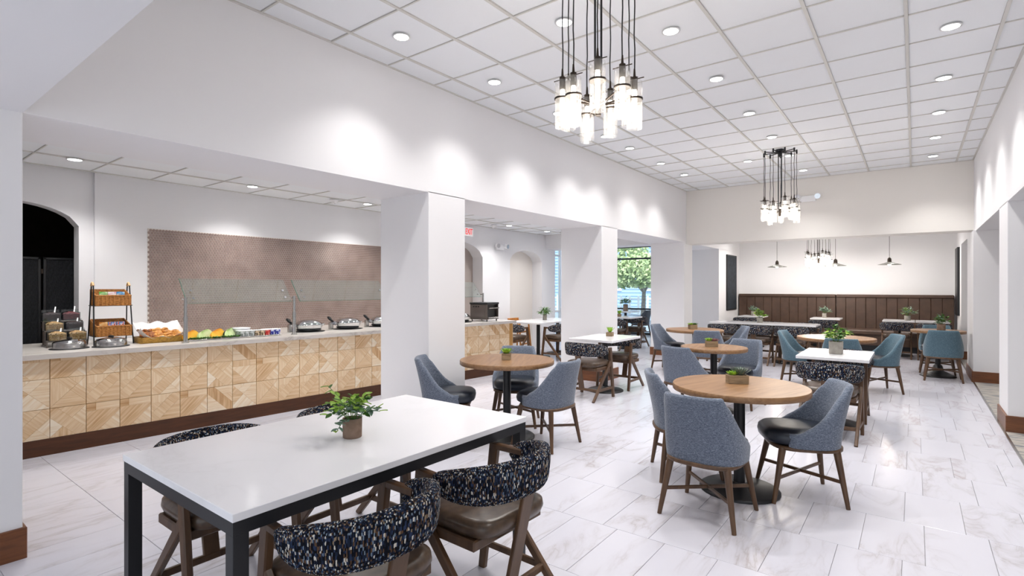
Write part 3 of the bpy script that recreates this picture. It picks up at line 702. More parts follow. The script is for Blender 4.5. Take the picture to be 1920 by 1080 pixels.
def cut(poly, nx, ny, d):
    A, B = [], []
    for (p, q) in zip(poly, poly[1:]+poly[:1]):
        sp, sq = p[0]*nx+p[1]*ny-d, q[0]*nx+q[1]*ny-d
        (A if sp >= 0 else B).append(p)
        if sp*sq < 0: r = sp/(sp-sq); x = (p[0]+(q[0]-p[0])*r, p[1]+(q[1]-p[1])*r); A.append(x); B.append(x)
    return A, B
s2 = math.sqrt(.5)
def oak_tile(seed, hz):
    rr = random.Random(seed); S = .2462; h = S/2; hz2 = hz/2
    polys = [[(-h, -hz2), (h, -hz2), (h, hz2), (-h, hz2)]]
    style = seed % 4
    if style == 0: cuts = [(s2, s2, .035), (s2, s2, -.055), (s2, -s2, .0)]
    elif style == 1: cuts = [(s2, -s2, -.05), (s2, -s2, .04), (0, 1, .05)]
    elif style == 2: cuts = [(0, 1, .06), (s2, s2, -.06), (1, 0, .055)]
    else: cuts = [(s2, -s2, .0), (s2, s2, .02), (s2, s2, .09)]
    if seed >= 4: cuts = [(-a_, b_, c_) for a_, b_, c_ in cuts]
    for q, (nx, ny, d) in enumerate(cuts):
        new = []
        for k, p in enumerate(polys):
            if q >= 2 and k % 2: new.append(p); continue
            A, B = cut(p, nx, ny, d); new += [P_ for P_ in (A, B) if len(P_) > 2]
        polys = new
    m = MB(); m.box(-.012, -.003, -h, h, -hz2, hz2, 1); m.uv = {}
    for p in polys:
        cx = sum(q[0] for q in p)/len(p); cy = sum(q[1] for q in p)/len(p); an = rr.choice((0, PI/2, PI/4, -PI/4)); ox, oy = rr.random()*60, rr.random()*60
        R = math.sqrt(max((q[0]-cx)**2+(q[1]-cy)**2 for q in p)); k = 1-.0016/max(R, .02); base = len(m.v); n = len(p); pr = [(cx+(q[0]-cx)*k, cy+(q[1]-cy)*k) for q in p]
        m.add([(-.003, u, v) for u, v in pr]+[(0, u, v) for u, v in pr], [tuple(range(n, 2*n))]+[(i, (i+1) % n, n+(i+1) % n, n+i) for i in range(n)])
        for i in range(2*n):
            u, v = pr[i % n]; m.uv[base+i] = (ox+(u*math.cos(an)+v*math.sin(an))*4, oy+(-u*math.sin(an)+v*math.cos(an))*4)
    return m.mesh('oak_tile', ['oak', 'oakline'])
fullm = [oak_tile(s, .255) for s in range(8)]; topm = [oak_tile(s, .176) for s in range(8)]
k = 0
for i in range(-2, 25):
    y0 = 1.209+.2485*i; 
    if y0 < CY0 or y0+.2485 > CY1+.01: continue
    for r_, (zc, ms) in enumerate(((.142+.128, fullm), (.40+.128, fullm), (.656+.089, topm))):
        k = (i*5+r_*3+i*i % 7) % 8; o = obj('oak_tile', ms[k], ct, (cpt(y0+.124)+.0, y0+.124, zc)); o.rotation_euler.z = -CA
# counter end panel
MB().box(AX+.02, cpt(CY1)-.02, CY1-.002, CY1+.006, .0, .836).build('end_panel', 'oak', ct)
# hexagon mosaic
hm = MB(); P_ = .033; R_ = P_/2*1.0/math.cos(PI/6)*.93; row = 0; z = .89
hexv = [(R_*math.sin(PI/3*i), R_*math.cos(PI/3*i)) for i in range(6)]
while z < 2.125:
    y = 2.345+(P_/2 if row % 2 else 0)
    while y < 6.7:
        b0 = [(AX+.006, y+u, z+v) for u, v in hexv]; b1 = [(AX+.011, y+u*.9, z+v*.9) for u, v in hexv]
        hm.add(b0+b1, [(6, 7, 8, 9, 10, 11)]+[(q, (q+1) % 6, 6+(q+1) % 6, 6+q) for q in range(6)]); y += P_
    z += P_*.866; row += 1
mo = tag(MB().rbox(AX-.001, AX+.0065, 2.33, 6.72, .87, 2.14, .001).build('mosaic_panel', 'hexgrout'), 'taupe hexagon mosaic splashback behind the buffet', 'mosaic')
ho = hm.build('hexagon_tile_field', 'hexm', mo, fixn=False); ho['kind'] = 'stuff'
ZT = .875
# sneeze guards
def guard(y0, y1, label, xo=0, zg=1.28, post2=True):
    x = -5.985+.05*(y0-2.3)+xo; t = thing('sneeze_guard', label, 'sneeze guard', (x, y0, ZT))
    Ly = y1-y0
    for py in ((0, Ly) if post2 else (Ly,)):
        MB().cyl((0, py, 0), (0, py, .012), .035, n=18).cyl((0, py, .012), (0, py, .27), .022, n=16).cyl((0, py, .27), (0, py, .47), .016, n=16).build('post', 'steel', t)
        MB().beam((0, py, .44), (-.06, py, .45), .02, .02).build('clamp', 'chrome', t)
    a_ = .02; g = MB(); g.prism([(-.02, .405), (-.012, .405), (-.212, .665), (-.220, .665)], 'y', a_, Ly-a_); g.build('glass_panel', 'glass', t)
    e = MB(); e.beam((-.016, a_, .405), (-.016, Ly-a_, .405), .009, .004); e.beam((-.016, a_, .405), (-.216, a_, .665), .004, .008); e.build('glass_edge', plain('green glass edge', '#3f6f62', .2), t)
    for py in (.09, Ly-.09):
        for zz in (.45, .53): MB().cyl((-.02-(zz-.405)*.77+.006, py, zz), (-.02-(zz-.405)*.77+.018, py, zz+.008), .014, n=12).build('bolt', 'chrome', t)
guard(2.29, 3.49, 'glass sneeze guard above the melon tray')
guard(3.52, 4.9, 'glass sneeze guard above the round chafing dishes', 0, 1.28, False)
guard(5.4, 7.22, 'glass sneeze guard beside the conveyor toaster', -.33)
# soup wells
def soup(x, y, label):
    t = thing('soup_warmer', label, 'soup warmer', (x, y, ZT), random.random())
    MB().lathe([(.15, 0), (.15, .006), (.125, .01)], 30).build('flange', 'rubber', t)
    MB().lathe([(.125, .006), (.125, .06), (.115, .066)], 30).build('body', 'steel', t)
    MB().lathe([(.118, .064), (.112, .074), (.05, .088), (.01, .09)], 30).build('lid', 'chrome', t)
    MB().rbox(-.03, .03, -.012, .012, .085, .108, .006).build('knob', 'rubber', t)
    MB().beam((.11, -.02, .075), (.14, .01, .085), .03, .02).build('hinge', 'chrome', t)
soup(-6.30, 1.42, 'low round steel soup warmer in front of the topping bins')
soup(-6.22, 1.72, 'low round steel soup warmer in front of the wicker basket rack')
# topping bins
t = thing('topping_stand', 'stepped dark stand holding clear topping bins', 'display stand', (-6.66, 1.46, ZT), -CA); t.scale = (.9, .9, .9)
for q, (x, z) in enumerate(((.12, .07), (0, .17), (-.12, .27))):
    MB().rbox(x-.06, x+.06, -.17, .17, z-.012, z, .002).build('shelf', 'toast', t)
    for s in (-1, 1): MB().box(x+.045, x+.058, s*.165-.006, s*.165+.006, 0, z).build('upright', 'toast', t)
for s in (-1, 1): MB().box(-.18, .18, s*.165-.006, s*.165+.006, 0, .012).build('foot_rail', 'toast', t)
for (x, z, y, mt, lb) in ((.12, .07, -.085, 'granola', 'clear bin of granola on the bottom step'), (.12, .07, .085, 'granola', 'clear bin of oat clusters on the bottom step'), (0, .17, -.085, 'granola', 'clear bin of granola on the middle step'), (0, .17, .085, 'raisin', 'clear bin of dark raisins on the middle step'), (-.12, .27, -.085, 'raisin', 'clear bin of dark seeds on the top step'), (-.12, .27, .085, 'berry', 'clear bin of red berries on the top step')):
    b = thing('topping_bin', lb, 'food bin', (-6.66+x*.9, 1.46+y*.9, ZT+z*.9), -CA); b.scale = (.9, .9, .9)
    h = .09
    MB().box(-.055, .055, -.075, .075, 0, .003).box(.052, .055, -.075, .075, 0, h).box(-.055, -.052, -.075, .075, 0, h+.03).box(-.055, .055, -.075, -.072, 0, h).box(-.055, .055, .072, .075, 0, h).build('bin_wall', 'acrylic', b)
    fm = MB(); fm.grid(lambda u, v: (-.05+.1*u, -.07+.14*v, .07+.022*math.sin(PI*u)*math.sin(PI*v)+.008*math.sin(u*25+v*19)), 10, 10); fm.box(-.05, .05, -.07, .07, .004, .068); fm.build('filling', mt, b)
    MB().beam((-.02, .03, .08), (-.10, .05, .15), .012, .006).build('scoop_handle', 'whitep', b)
# basket rack
t = thing('basket_rack', 'black wire rack with two tiers of wicker baskets', 'rack', (-6.52, 1.80, ZT), PI/2-.05); t.scale = (1.2, 1.1, 1)
for sx in (-1, 1):
    MB().tube([(sx*.135, -.12, .0), (sx*.133, -.10, .10), (sx*.125, -.045, .54), (sx*.125, -.03, .60), (sx*.125, .0, .62), (sx*.125, .03, .60), (sx*.125, .045, .54), (sx*.133, .10, .10), (sx*.135, .12, .0)], .005, 8).build('wire_frame', 'black', t)
    MB().tube([(sx*.125, -.035, .59), (sx*.125, -.02, .61), (sx*.125, 0, .622), (sx*.125, .02, .61), (sx*.125, .035, .59)], .009, 8).build('handle_wrap', 'tan', t)
for z, wd in ((.085, .125), (.39, .105)):
    MB().tube([(-.13, -wd+.01, z), (.13, -wd+.01, z), (.13, wd-.01, z), (-.13, wd-.01, z), (-.13, -wd+.01, z)], .004, 6).build('shelf_wire', 'black', t)
    b = MB(); A_ = .122; T_ = .008
    b.box(-A_, A_, -wd, wd, z, z+.01).box(-A_, A_, -wd-.004, -wd+T_, z, z+.10).box(-A_, A_, wd-T_, wd+.004, z, z+.165).prism([(-wd, z), (wd, z), (wd, z+.165), (-wd, z+.10)], 'x', -A_, -A_+T_).prism([(-wd, z), (wd, z), (wd, z+.165), (-wd, z+.10)], 'x', A_-T_, A_)
    for q in range(9): b.cyl((-A_+.0136+q*.027, -wd-.004, z+.004), (-A_+.0136+q*.027, -wd-.004, z+.098), .007, n=6)
    b.tube([(-A_, -wd-.004, z+.1), (A_, -wd-.004, z+.1)], .008, 6)
    b.build('basket', 'wicker', t)
M4 = Matrix.Translation((-6.52, 1.80, ZT)) @ Matrix.Rotation(PI/2-.05, 4, 'Z')
for z, row_ in ((.39, (('greenpk', 'green snack packet in the upper wicker basket'), ('whitepk', 'white snack packet in the upper wicker basket'), ('bluepk', 'blue snack packet in the upper wicker basket'))), (.085, (('orangepk', 'orange snack packet in the lower wicker basket'), ('stripepk', 'striped snack packet beside the orange one in the lower wicker basket'), ('stripepk', 'striped snack packet in the corner of the lower wicker basket')))):
    for q, (mt, lb) in enumerate(row_):
        m = MB(); m.hull([(x, y, zz) for x, y, zz in ((-.034, -.012, 0), (.034, -.012, 0), (-.034, .012, 0), (.034, .012, 0), (-.034, -.003, .105), (.034, -.003, .105), (-.034, .003, .105), (.034, .003, .105), (-.03, -.02, .05), (.03, -.02, .05), (-.03, .02, .05), (.03, .02, .05))])
        o = tag(m.build('snack_packet', mt), lb, 'packet', 'snack packets in the wicker baskets'); p = M4 @ Vector((-.072+q*.072, -.03, z+.035)); o.location = p; o.rotation_euler = (.2, 0, PI/2-.05)
# pastry basket
BA = -CA+PI/2
t = thing('pastry_tray', 'golden bamboo tray with white paper liner', 'tray', (-6.34, 2.18, ZT), PI/2-CA)
# local: x along counter (world y), y away from the room
m = MB(); a_, b_ = .19, .13
m.prism([(-a_, 0), (a_, 0), (a_+.02, .06), (-a_-.02, .06)], 'y', -b_, -b_+.012).prism([(-a_, 0), (a_, 0), (a_+.02, .06), (-a_-.02, .06)], 'y', b_-.012, b_)
m.box(-a_, a_, -b_, b_, 0, .008); m.box(-a_-.012, -a_, -b_, b_, 0, .06); m.box(a_, a_+.012, -b_, b_, 0, .06); m.build('tray_body', 'bamboo', t)
l = MB(); l.grid(lambda u, v: (-.205+.41*u+.0*v, -.135+.29*v, .03+.028*(1-min(1, 5*v))+(.17*max(0, (v-.45)/.55)**1.2+.012*math.sin(u*17+v*5))*(1-.5*abs(2*u-1)**4)+.10*abs(2*u-1)**5), 30, 16); l.build('paper_liner', 'paper', t)
rr = random.Random(4); pastry = [MB().lathe([(.008, 0), (.028, .006), (.036, .02), (.03, .036), (.012, .044)], 12).mesh('bun', 'pastry'), MB().lathe([(.012, 0), (.036, .004), (.042, .014), (.036, .026), (.026, .022), (.02, .03), (.008, .024)], 14).mesh('swirl', 'cinn')]
cr = MB(); cr.grid(lambda u, v: ((.05*(u*2-1)), .018*math.sin(PI*u)**.6*math.cos(2*PI*v)+.02*(2*u-1)**2, .02+.018*math.sin(PI*u)**.6*math.sin(2*PI*v)*(1+.12*math.sin(u*28))), 16, 8); pastry.append(cr.mesh('croissant', 'pastry'))
MP = Matrix.Translation((-6.34, 2.18, ZT)) @ Matrix.Rotation(PI/2-CA, 4, 'Z')
kinds = (('cinnamon_roll', 1, 'dark glazed cinnamon roll on the paper lined tray', 'cinnamon rolls on the tray'), ('croissant', 2, 'golden croissant on the paper lined tray', 'croissants on the tray'), ('bread_roll', 0, 'round golden bread roll on the paper lined tray', 'bread rolls on the tray'))
for q in range(34):
    u = -.15+.30*(q % 9)/8+rr.uniform(-.01, .01); rw = q//9; v = -.085+.05*rw+rr.uniform(-.008, .008)
    kd = kinds[0] if u < -.05 else (kinds[1] if (q+rw) % 2 else kinds[2])
    o = tag(obj(kd[0], pastry[kd[1]]), kd[2], 'pastry', kd[3]); o.location = MP @ Vector((u, v, .034+.022*rw)); o.rotation_euler = (rr.uniform(.1, .5), rr.uniform(-.3, .3), rr.uniform(0, 6))
# melon tray, bowl and cups
t = thing('serving_tray', 'flat steel serving tray under the sliced melon', 'tray', (-6.20, 2.86, ZT), PI/2-CA)
MB().rbox(-.50, .50, -.13, .13, 0, .008, .003).build('tray_base', 'steel', t)
MB().tube([(-.50, -.13, .010), (.50, -.13, .010), (.50, .13, .010), (-.50, .13, .010), (-.50, -.13, .010)], .006, 6).build('rim', 'steel', t)
MTr = Matrix.Translation((-6.20, 2.86, ZT)) @ Matrix.Rotation(PI/2-CA, 4, 'Z')
slm = {}
for mt in ('orange', 'melon'):
    s = MB(); s.grid(lambda u, v: ((.065*math.cos(PI*u)), (-.013+.026*v)+.002*math.sin(9*u), .078*math.sin(PI*u)), 12, 3)
    s.prism([(.065*math.cos(PI*q/12), .078*math.sin(PI*q/12)) for q in range(13)], 'y', -.013, .013); slm[mt] = s.mesh('melon_slice', mt)
for g_, (mt, u0, nm, lb) in enumerate((('orange', -.44, 'cantaloupe_slice', 'orange melon slice in the heap next to the pastry tray'), ('melon', -.31, 'honeydew_slice', 'pale green melon slice between the two orange heaps'), ('orange', -.18, 'cantaloupe_slice', 'orange melon slice in the heap between two green heaps'), ('melon', -.05, 'honeydew_slice', 'pale green melon slice in the heap beside the white bowl'))):
    for q in range(9):
        o = tag(obj(nm, slm[mt]), lb, 'fruit', 'melon slices, heap %s' % ('by the pastries', 'between orange', 'between green', 'by the bowl')[g_])
        o.location = MTr @ Vector((u0+.012*q-.02+rr.uniform(-.005, .005), -.075+.017*q, .014+.002*q)); o.rotation_euler = (rr.uniform(-.5, -.3), rr.uniform(-.1, .1), PI/2-CA+.5)
lt = MB()
for q in range(70):
    u = rr.uniform(-.49, .03); v = rr.choice((-.118, -.105, .08))+rr.uniform(-.012, .012); s_ = rr.uniform(.012, .022); an = rr.uniform(0, 6)
    lt.grid(lambda a_, b_: (u+s_*(2*a_-1)*math.cos(an)-s_*(2*b_-1)*math.sin(an), v+s_*(2*a_-1)*math.sin(an)+s_*(2*b_-1)*math.cos(an), .014+.016*((2*a_-1)**2+(2*b_-1)**2)*.7+.004*math.sin(a_*20)), 3, 3)
lo = tag(lt.build('lettuce_garnish', 'lettuce'), 'dark green leaf garnish along the edge of the melon slices', 'garnish', None, 'stuff'); lo.matrix_world = MTr
o = tag(MB().lathe([(.05, 0), (.06, .003), (.098, .085), (.102, .09), (.095, .088), (.057, .008), (.01, .006)], 28).build('serving_bowl', 'whitep'), 'white round serving bowl behind the snack cups', 'bowl'); o.location = MTr @ Vector((.12, .06, .012))
def cup(u, v, mt, nm, lb, grp):
    t = thing(nm, lb, 'cup', MTr @ Vector((u, v, .0085)), PI/2-CA, grp)
    MB().lathe([(.026, 0), (.029, .004), (.035, .066)], 16).build('cup_body', mt, t); MB().lathe([(.037, .064), (.038, .068), (.036, .070)], 16).build('foil_lid', 'whitep', t)
for q in range(6): cup(.07+.06*(q % 3)*.9, -.085+.07*(q//3), 'greyp', 'yogurt_cup', 'grey printed yogurt cup next to the melon', 'grey yogurt cups')
for q in range(2): cup(.235+.06*q, -.09, 'brownp', 'pudding_cup', 'brown printed cup between the grey and the red cups', 'brown cups')
cup(.355, -.09, 'redp', 'cereal_cup', 'red printed cup between the brown and the blue cups', None); cup(.355, -.01, 'redp', 'cereal_cup', 'red printed cup in the back row by the blue cups', None)
for q in range(4): cup(.415+.06*(q % 2), -.09+.08*(q//2), 'bluep', 'cereal_cup', 'blue and white printed cup at the end of the tray', 'blue cups')
# chafing dishes
def chafer(x, y, label):
    t = thing('chafing_dish', label, 'chafing dish', (x, y, ZT), PI/2-CA)
    MB().lathe([(.20, 0), (.20, .004), (.15, .006)], 32).build('heater_plate', 'rubber', t)
    MB().lathe([(.12, .006), (.15, .02), (.165, .06), (.168, .085), (.172, .09)], 36).build('pan', 'chrome', t)
    MB().lathe([(.172, .088), (.168, .10), (.13, .135), (.07, .152), (.01, .156)], 36).build('lid', 'chrome', t)
    MB().beam((-.15, .05, .08), (-.22, .06, .09), .05, .05).build('hinge', 'chrome', t)
    MB().rbox(-.245, -.195, .035, .085, 0, .10, .004).build('stand', 'steel', t)
    MB().tube([(-.21, .03, .11), (-.25, .0, .13), (-.27, .02, .155), (-.26, .06, .165), (-.22, .07, .15)], .016, 8).build('handle', 'rubber', t)
    for s in (1,): MB().tube([(.165, -.04, .08), (.20, -.03, .09), (.20, .03, .09), (.165, .04, .08)], .007, 8).build('side_handle', 'chrome', t)
chafer(-6.27, 3.86, 'round polished chafing dish right behind the guard post')
chafer(-6.25, 4.44, 'round polished chafing dish between two others')
chafer(-6.25, 5.03, 'round polished chafing dish hidden by the column edge')
chafer(-5.98, 6.42, 'round steel warmer beside the conveyor toaster')
# toaster
t = thing('conveyor_toaster', 'brown steel conveyor toaster with black top on the counter end', 'toaster', (-6.02, 6.66, ZT), PI/2+.1)
for sx in (-1, 1):
    for sy in (-1, 1): MB().cyl((sx*.19, sy*.15, 0), (sx*.19, sy*.15, .04), .012, n=10).build('foot', 'rubber', t)
MB().rbox(-.22, .16, -.18, .18, .035, .31, .006).build('body', 'toast', t)
MB().rbox(-.23, .23, -.19, .19, .31, .345, .006).build('top', 'rubber', t)
for s in (-1, 1): MB().rbox(.16, .22, s*.1725-.0075, s*.1725+.0075, .035, .31, .003).build('side_panel', 'toast', t)
MB().box(.158, .164, -.165, .165, .08, .30).build('opening', 'rubber', t)
MB().prism([(.16, .21), (.26, .235), (.26, .25), (.16, .26)], 'y', -.15, .15).build('feed_chute', 'steel', t)
MB().rbox(.16, .24, -.16, .16, .04, .075, .004).build('crumb_tray', 'steel', t)
for q in range(3): MB().cyl((-.12+q*.06, -.18, .27), (-.12+q*.06, -.195, .27), .012, n=10).build('knob', 'rubber', t)
t.rotation_euler.z = .1; t.location = (-5.84, 6.88, ZT); t.scale = (.8, .95, .92)
# folding screen in the arch
t = thing('folding_screen', 'black woven folding screen standing in the arched doorway', 'screen', (-7.62, 1.5, 0))
for q, (y0, y1, d) in enumerate(((-.62, -.03, .0), (-.01, .55, .0))):
    f = MB(); f.rbox(-.012, .012, y0, y0+.025, 0, 1.78, .003).rbox(-.012, .012, y1-.025, y1, 0, 1.78, .003).rbox(-.012, .012, y0, y1, 1.755, 1.78, .003).rbox(-.012, .012, y0, y1, .06, .085, .003)
    p = f.build('panel_frame', 'black', t)
    g = MB(); 
    nz = 34; ny = 12
    g.grid(lambda u, v: (.004*math.sin(v*ny*PI*2)*(1 if int(u*nz) % 2 else -1), y0+.02+(y1-y0-.04)*v, .08+1.68*u), nz, ny*4, 0, False); g.build('woven_panel', 'screen', p)
for z in (.35, 1.0, 1.6): MB().box(-.006, .006, -.035, -.005, z, z+.05).build('hinge', 'brass', t)
# kitchen shelf shapes in the dark room
t = thing('storage_shelf', 'steel shelf in the unlit room behind the folding screen', 'shelf', (-8.6, .9, 0))
for z in (.9, 1.4, 1.9): MB().rbox(-.2, .2, -.3, .3, z, z+.02, .003).build('shelf_board', 'steel', t)
for sx in (-1, 1):
    for sy in (-1, 1): MB().cyl((sx*.19, sy*.29, 0), (sx*.19, sy*.29, 2.0), .012, n=8).build('post', 'steel', t)

# ---------------------------------------------------------------- plants
def leaf(L_, W_, curl=.15):
    m = MB(); m.grid(lambda u, v: ((2*v-1)*W_/2*math.sin(PI*min(1, u*.92+.06))**.8, u*L_, curl*L_*u*u*-1+abs(2*v-1)*W_*.18), 4, 2); return m
def blade(m, base, dirv, L_, W_, curl=.2, mi=0):
    d = Vector(dirv).normalized(); sd = d.cross(Vector((0, 0, 1)))
    sd = sd.normalized() if sd.length > .05 else Vector((1, 0, 0)); nn = sd.cross(d); b = Vector(base)
    def P(u, v): return (b+d*u*L_+sd*(2*v-1)*W_/2*math.sin(PI*min(1, u*.9+.08))**.8+nn*(-curl*L_*u*u+abs(2*v-1)*W_*.15))[:]
    m.grid(P, 4, 2, mi)
def succulent_box(x, y, rz, label, kinds, s=1.0, sx=.055, sy=.04):
    t = thing('succulent_planter', label, 'plant', (x, y, .75), rz)
    for q in (-1, 1):
        MB().rbox(-sx, sx, q*sy-.004, q*sy+.004, 0, .062*s, .002).build('box_side', 'box', t); MB().rbox(q*sx-.004, q*sx+.004, -sy, sy, 0, .062*s, .002).build('box_side', 'box', t)
    MB().box(-sx, sx, -sy, sy, 0, .05*s).build('soil', 'soil', t)
    rr = random.Random(hash(label) % 999 if False else len(label))
    for (ox, oy, mt, n, L_, W_, up) in kinds:
        m = MB()
        for q in range(n):
            a = q*2.399; el = up*(.35+.9*q/n); blade(m, (ox+.004*math.cos(a), oy+.004*math.sin(a), .05*s), (math.cos(a), math.sin(a), el), L_*1.3*(1-.25*q/n), W_*1.25, -.12)
        m.build('rosette', mt, t)
    return t
succulent_box(-3.14, 4.03, .6, 'lime green succulent in a small wood box on the table by the column', ((0, 0, 'succ', 26, .062, .02, 1.3),), 1.0, .04, .04)
succulent_box(-1.03, 4.06, .55, 'wood box planter with a lime rosette and a grey spiky succulent', ((-.032, 0, 'succ', 20, .042, .02, 1.1), (.022, .0, 'aloe', 40, .07, .011, 1.4)), 1.0, .068, .035)
succulent_box(-3.47, 6.86, .2, 'tiny lime succulent in a wood box on the small white table by the middle column', ((0, 0, 'succ', 18, .075, .03, 2.6),), .9, .042, .042)
succulent_box(-1.9, 6.36, .4, 'wood box planter with green and rosy succulents', ((-.03, 0, 'succ', 20, .05, .022, 1.2), (.03, 0, 'red', 20, .05, .02, .9)), 1.1, .065, .04)
succulent_box(-2.95, 8.85, .7, 'low green succulent box on the round table by the corner column', ((-.03, 0, 'succ', 18, .05, .024, .9), (.03, 0, 'leafc', 18, .05, .024, .9)), 1.2, .06, .045)
succulent_box(-5.62, 11.6, .2, 'lime succulent in a box on the small aisle table', ((0, 0, 'succ', 18, .09, .03, 2.0),), 1.0, .04, .04)
def pot_plant(x, y, label, mt, pot='pot', R=.13, n=130, L_=.045, W_=.022, hp=.085, rp=.042, sq=None, drop=.3, mt2=None, z=.75):
    t = thing('potted_plant', label, 'plant', (x, y, z)); 
    MB().lathe([(rp*.92, 0), (rp, .004), (rp*1.02, hp), (rp*.9, hp), (rp*.88, hp-.012)], 24, (0, 0, 0), 0, not sq, sq).build('pot', pot, t)
    MB().cyl((0, 0, hp-.02), (0, 0, hp-.01), rp*.88, n=16).build('soil', 'soil', t)
    rr = random.Random(int(x*100+y*7)); st = MB(); lf = MB()
    ns = 16
    for q in range(ns):
        a = q*2.399; el = rr.uniform(.1, 1.35); r = R*rr.uniform(.75, 1.1)
        tip = Vector((r*math.cos(a)*math.cos(el), r*math.sin(a)*math.cos(el), hp+r*math.sin(el)*1.05-drop*.02)); b = Vector((.01*math.cos(a), .01*math.sin(a), hp-.015))
        st.tube([b[:], (b*.5+tip*.5+Vector((0, 0, .02)))[:], tip[:]], .0016, 5)
        for k in range(n//ns):
            u = rr.uniform(.35, 1); p = b.lerp(tip, u)+Vector((0, 0, .02*math.sin(PI*u))); aa = rr.uniform(0, 2*PI)
            blade(lf, p, (math.cos(aa)+math.cos(a)*.6, math.sin(aa)+math.sin(a)*.6, rr.uniform(-.3, .9)), L_*rr.uniform(.7, 1.1), W_*rr.uniform(.8, 1.1), .15, rr.choice((0, 0, 1)) if mt2 else 0)
    st.build('stems', 'leafc', t); o = lf.build('foliage', [mt, mt2] if mt2 else mt, t, fixn=False); o['kind'] = 'stuff'; return t
pot_plant(-.66, 6.50, 'bushy green plant in a square grey pot on a small white table', 'leafc', 'pot', .15, 220, .05, .03, .13, .062, 6.0, mt2='leafa')
pot_plant(-2.43, 11.25, 'leafy green plant in a pale pot on the long pedestal table', 'leafa', 'pot', .15, 160, .06, .028, .11, .055, mt2='leafc')
pot_plant(.34, 10.98, 'leafy plant in a brown pot on the table with the bell base', 'leafc', 'potb', .14, 160, .05, .025, .11, .055, mt2='leafb')
pot_plant(-.12, 13.9, 'wide pale green plant on the banquette table pair', 'leafb', 'pot', .19, 190, .06, .02, .10, .055, mt2='leafa')
pot_plant(-1.64, 13.93, 'pale green plant in a white pot on the single banquette table', 'leafb', 'pot', .15, 130, .07, .018, .11, .045)
pot_plant(-3.16, 13.95, 'grey green plant in a white pot on the table beside the dark panel', 'leafb', 'pot', .14, 130, .06, .018, .11, .05)
pot_plant(-6.3, 9.42, 'spiky green plant in a grey pot on the aisle table', 'leafc', 'pot', .15, 130, .09, .024, .12, .045)
pot_plant(-6.75, 14.35, 'dark leafy plant on the table by the storefront window', 'leafc', 'potb', .2, 160, .07, .03, .2, .07)
# foreground plant with single leaves
t = thing('potted_plant', 'trailing two-tone green plant in a brown clay pot on the long white table', 'plant', (-2.09, 1.51, .75))
MB().lathe([(.040, 0), (.043, .003), (.0445, .090), (.040, .090), (.039, .078)], 32).build('pot', 'potb', t)
MB().cyl((0, 0, .07), (0, 0, .08), .039, n=20).build('soil', 'soil', t)
rr = random.Random(11); lm = [leaf(.036, .025).mesh('leaf', 'leafa'), leaf(.033, .021).mesh('leaf', 'leafb'), leaf(.034, .022).mesh('leaf', 'leafc')]
for q in range(19):
    a = q*2.399; el = rr.uniform(-.3, 1.35) if q else 1.3; r = rr.uniform(.08, .125); b = Vector((.015*math.cos(a), .015*math.sin(a), .078))
    if q == 4: el, r = .75, .19
    tip = b+Vector((r*math.cos(a)*math.cos(el), r*math.sin(a)*math.cos(el), r*math.sin(el)+.015)); mid = b.lerp(tip, .5)+Vector((0, 0, .03))
    s = MB().tube([b[:], mid[:], tip[:]], .0014, 5).build('stem', 'leafc', t)
    for k in range(9):
        u = .3+.7*k/8; p = (b*(1-u)**2+mid*2*u*(1-u)+tip*u*u); aa = a+(-1)**k*rr.uniform(.5, 1.3)+(0 if k < 8 else -.6)
        mi = rr.choice((0, 0, 2)) if (el > .45 and u > .5) or u > .93 else rr.choice((1, 1, 2))
        o = obj('leaf', lm[mi], s, p); o.rotation_euler = (rr.uniform(-.4, .8), rr.uniform(-.5, .5), aa-PI/2); o.scale = (1, 1, 1)

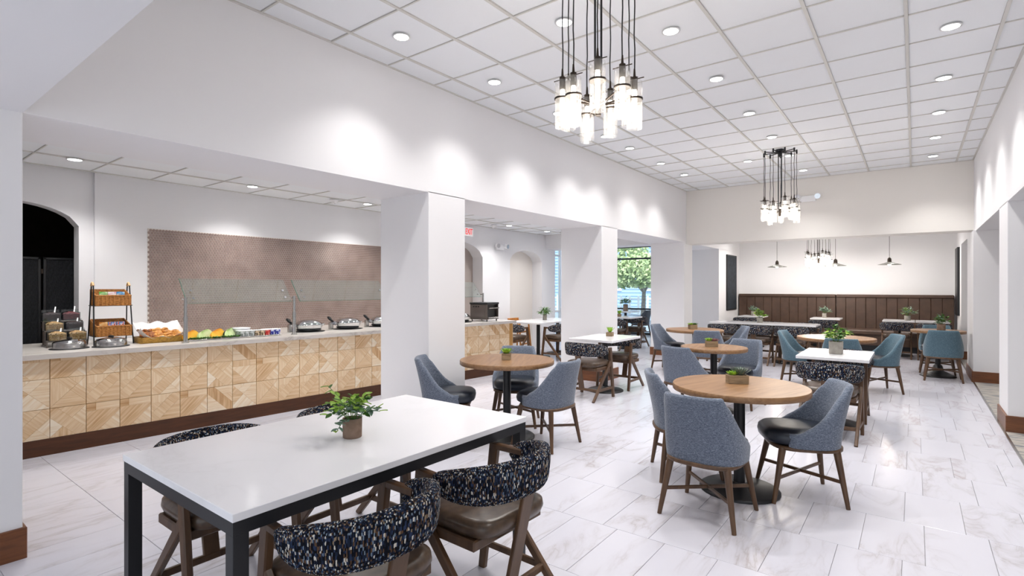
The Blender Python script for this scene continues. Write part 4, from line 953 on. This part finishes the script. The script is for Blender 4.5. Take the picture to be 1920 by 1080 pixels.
# ---------------------------------------------------------------- outside
struct('ground_outside', MB().box(-40, 4, 15.3, 45, -.2, -.05), 'asphalt', 'pale pavement outside the storefront window')
struct('ground_outside', MB().box(-30, -7.9, 8, 15.3, -.2, -.05), 'asphalt', 'pale pavement outside the side window')
t = thing('building', 'pale blue clapboard building across the street', 'building', (-14, 32, 0))
MB().box(-14, 10, 0, 4, 0, 9).build('wall', 'siding', t)
for z in range(40): MB().prism([(-.0, z*.22), (-.035, z*.22), (0, z*.22+.2)], 'x', -14, 10).build('clapboard', 'siding', t)
for x in (-11, -8, -5, -2, 1, 4, 7):
    wn = MB().rbox(x-.7, x+.7, -.09, 0, 1.2, 3.6, .02).build('window', 'outw', t); MB().box(x-.55, x+.55, -.10, -.085, 1.35, 3.45).build('window_glass', 'chrome', wn)
t = thing('picket_fence', 'white low fence across the street', 'fence', (-14, 26, 0))
for x in range(-24, 20): MB().rbox(x*.5-.06, x*.5+.06, -.02, .02, 0, 1.0, .01).build('picket', 'outw', t)
for z in (.25, .8): MB().box(-12, 10, .02, .05, z, z+.08).build('rail', 'outw', t)
def tree(x, y, H, R, label, seed):
    t = thing('street_tree', label, 'tree', (x, y, -.05)); rr = random.Random(seed); tk = MB()
    tk.cyl((0, 0, 0), (.05, 0, H*.45), .11, .075, 10)
    for q in range(6):
        a = q*1.05+seed; p = (.05+R*.6*math.cos(a), R*.6*math.sin(a), H*.45+R*(.5+.12*q)); tk.cyl((.05, 0, H*.43), p, .06, .02, 7)
    tk.build('trunk', 'bark', t); lf = MB()
    for q in range(3200):
        a = rr.uniform(0, 2*PI); c = rr.uniform(-.75, 1); rad = R*rr.uniform(.45, 1)**.5; s = math.sqrt(1-c*c)
        p = Vector((rad*s*math.cos(a)*1.15, rad*s*math.sin(a)*1.15, H*.45+R*.75+rad*c*.85)); p += Vector((math.sin(p.z*4+p.x*3), math.cos(p.x*4), 0))*.12
        d = Vector((rr.uniform(-1, 1), rr.uniform(-1, 1), rr.uniform(-1, 1))).normalized(); e = d.orthogonal().normalized(); g = .11
        lf.add([(p-d*g)[:], (p+e*g*.6)[:], (p+d*g)[:], (p-e*g*.6)[:]], [(0, 1, 2, 3)])
    o = lf.build('foliage', 'treeleaf', t, fixn=False); o['kind'] = 'stuff'
tree(-8.75, 20.2, 3.0, .95, 'slim street tree with yellow green crown outside the window', 3)
tree(-12.2, 24.0, 4.2, 1.7, 'broader street tree behind the slim one', 5)
tree(-7.6, 28.6, 5.6, 2.2, 'tall street tree whose crown fills the top of the window', 8)
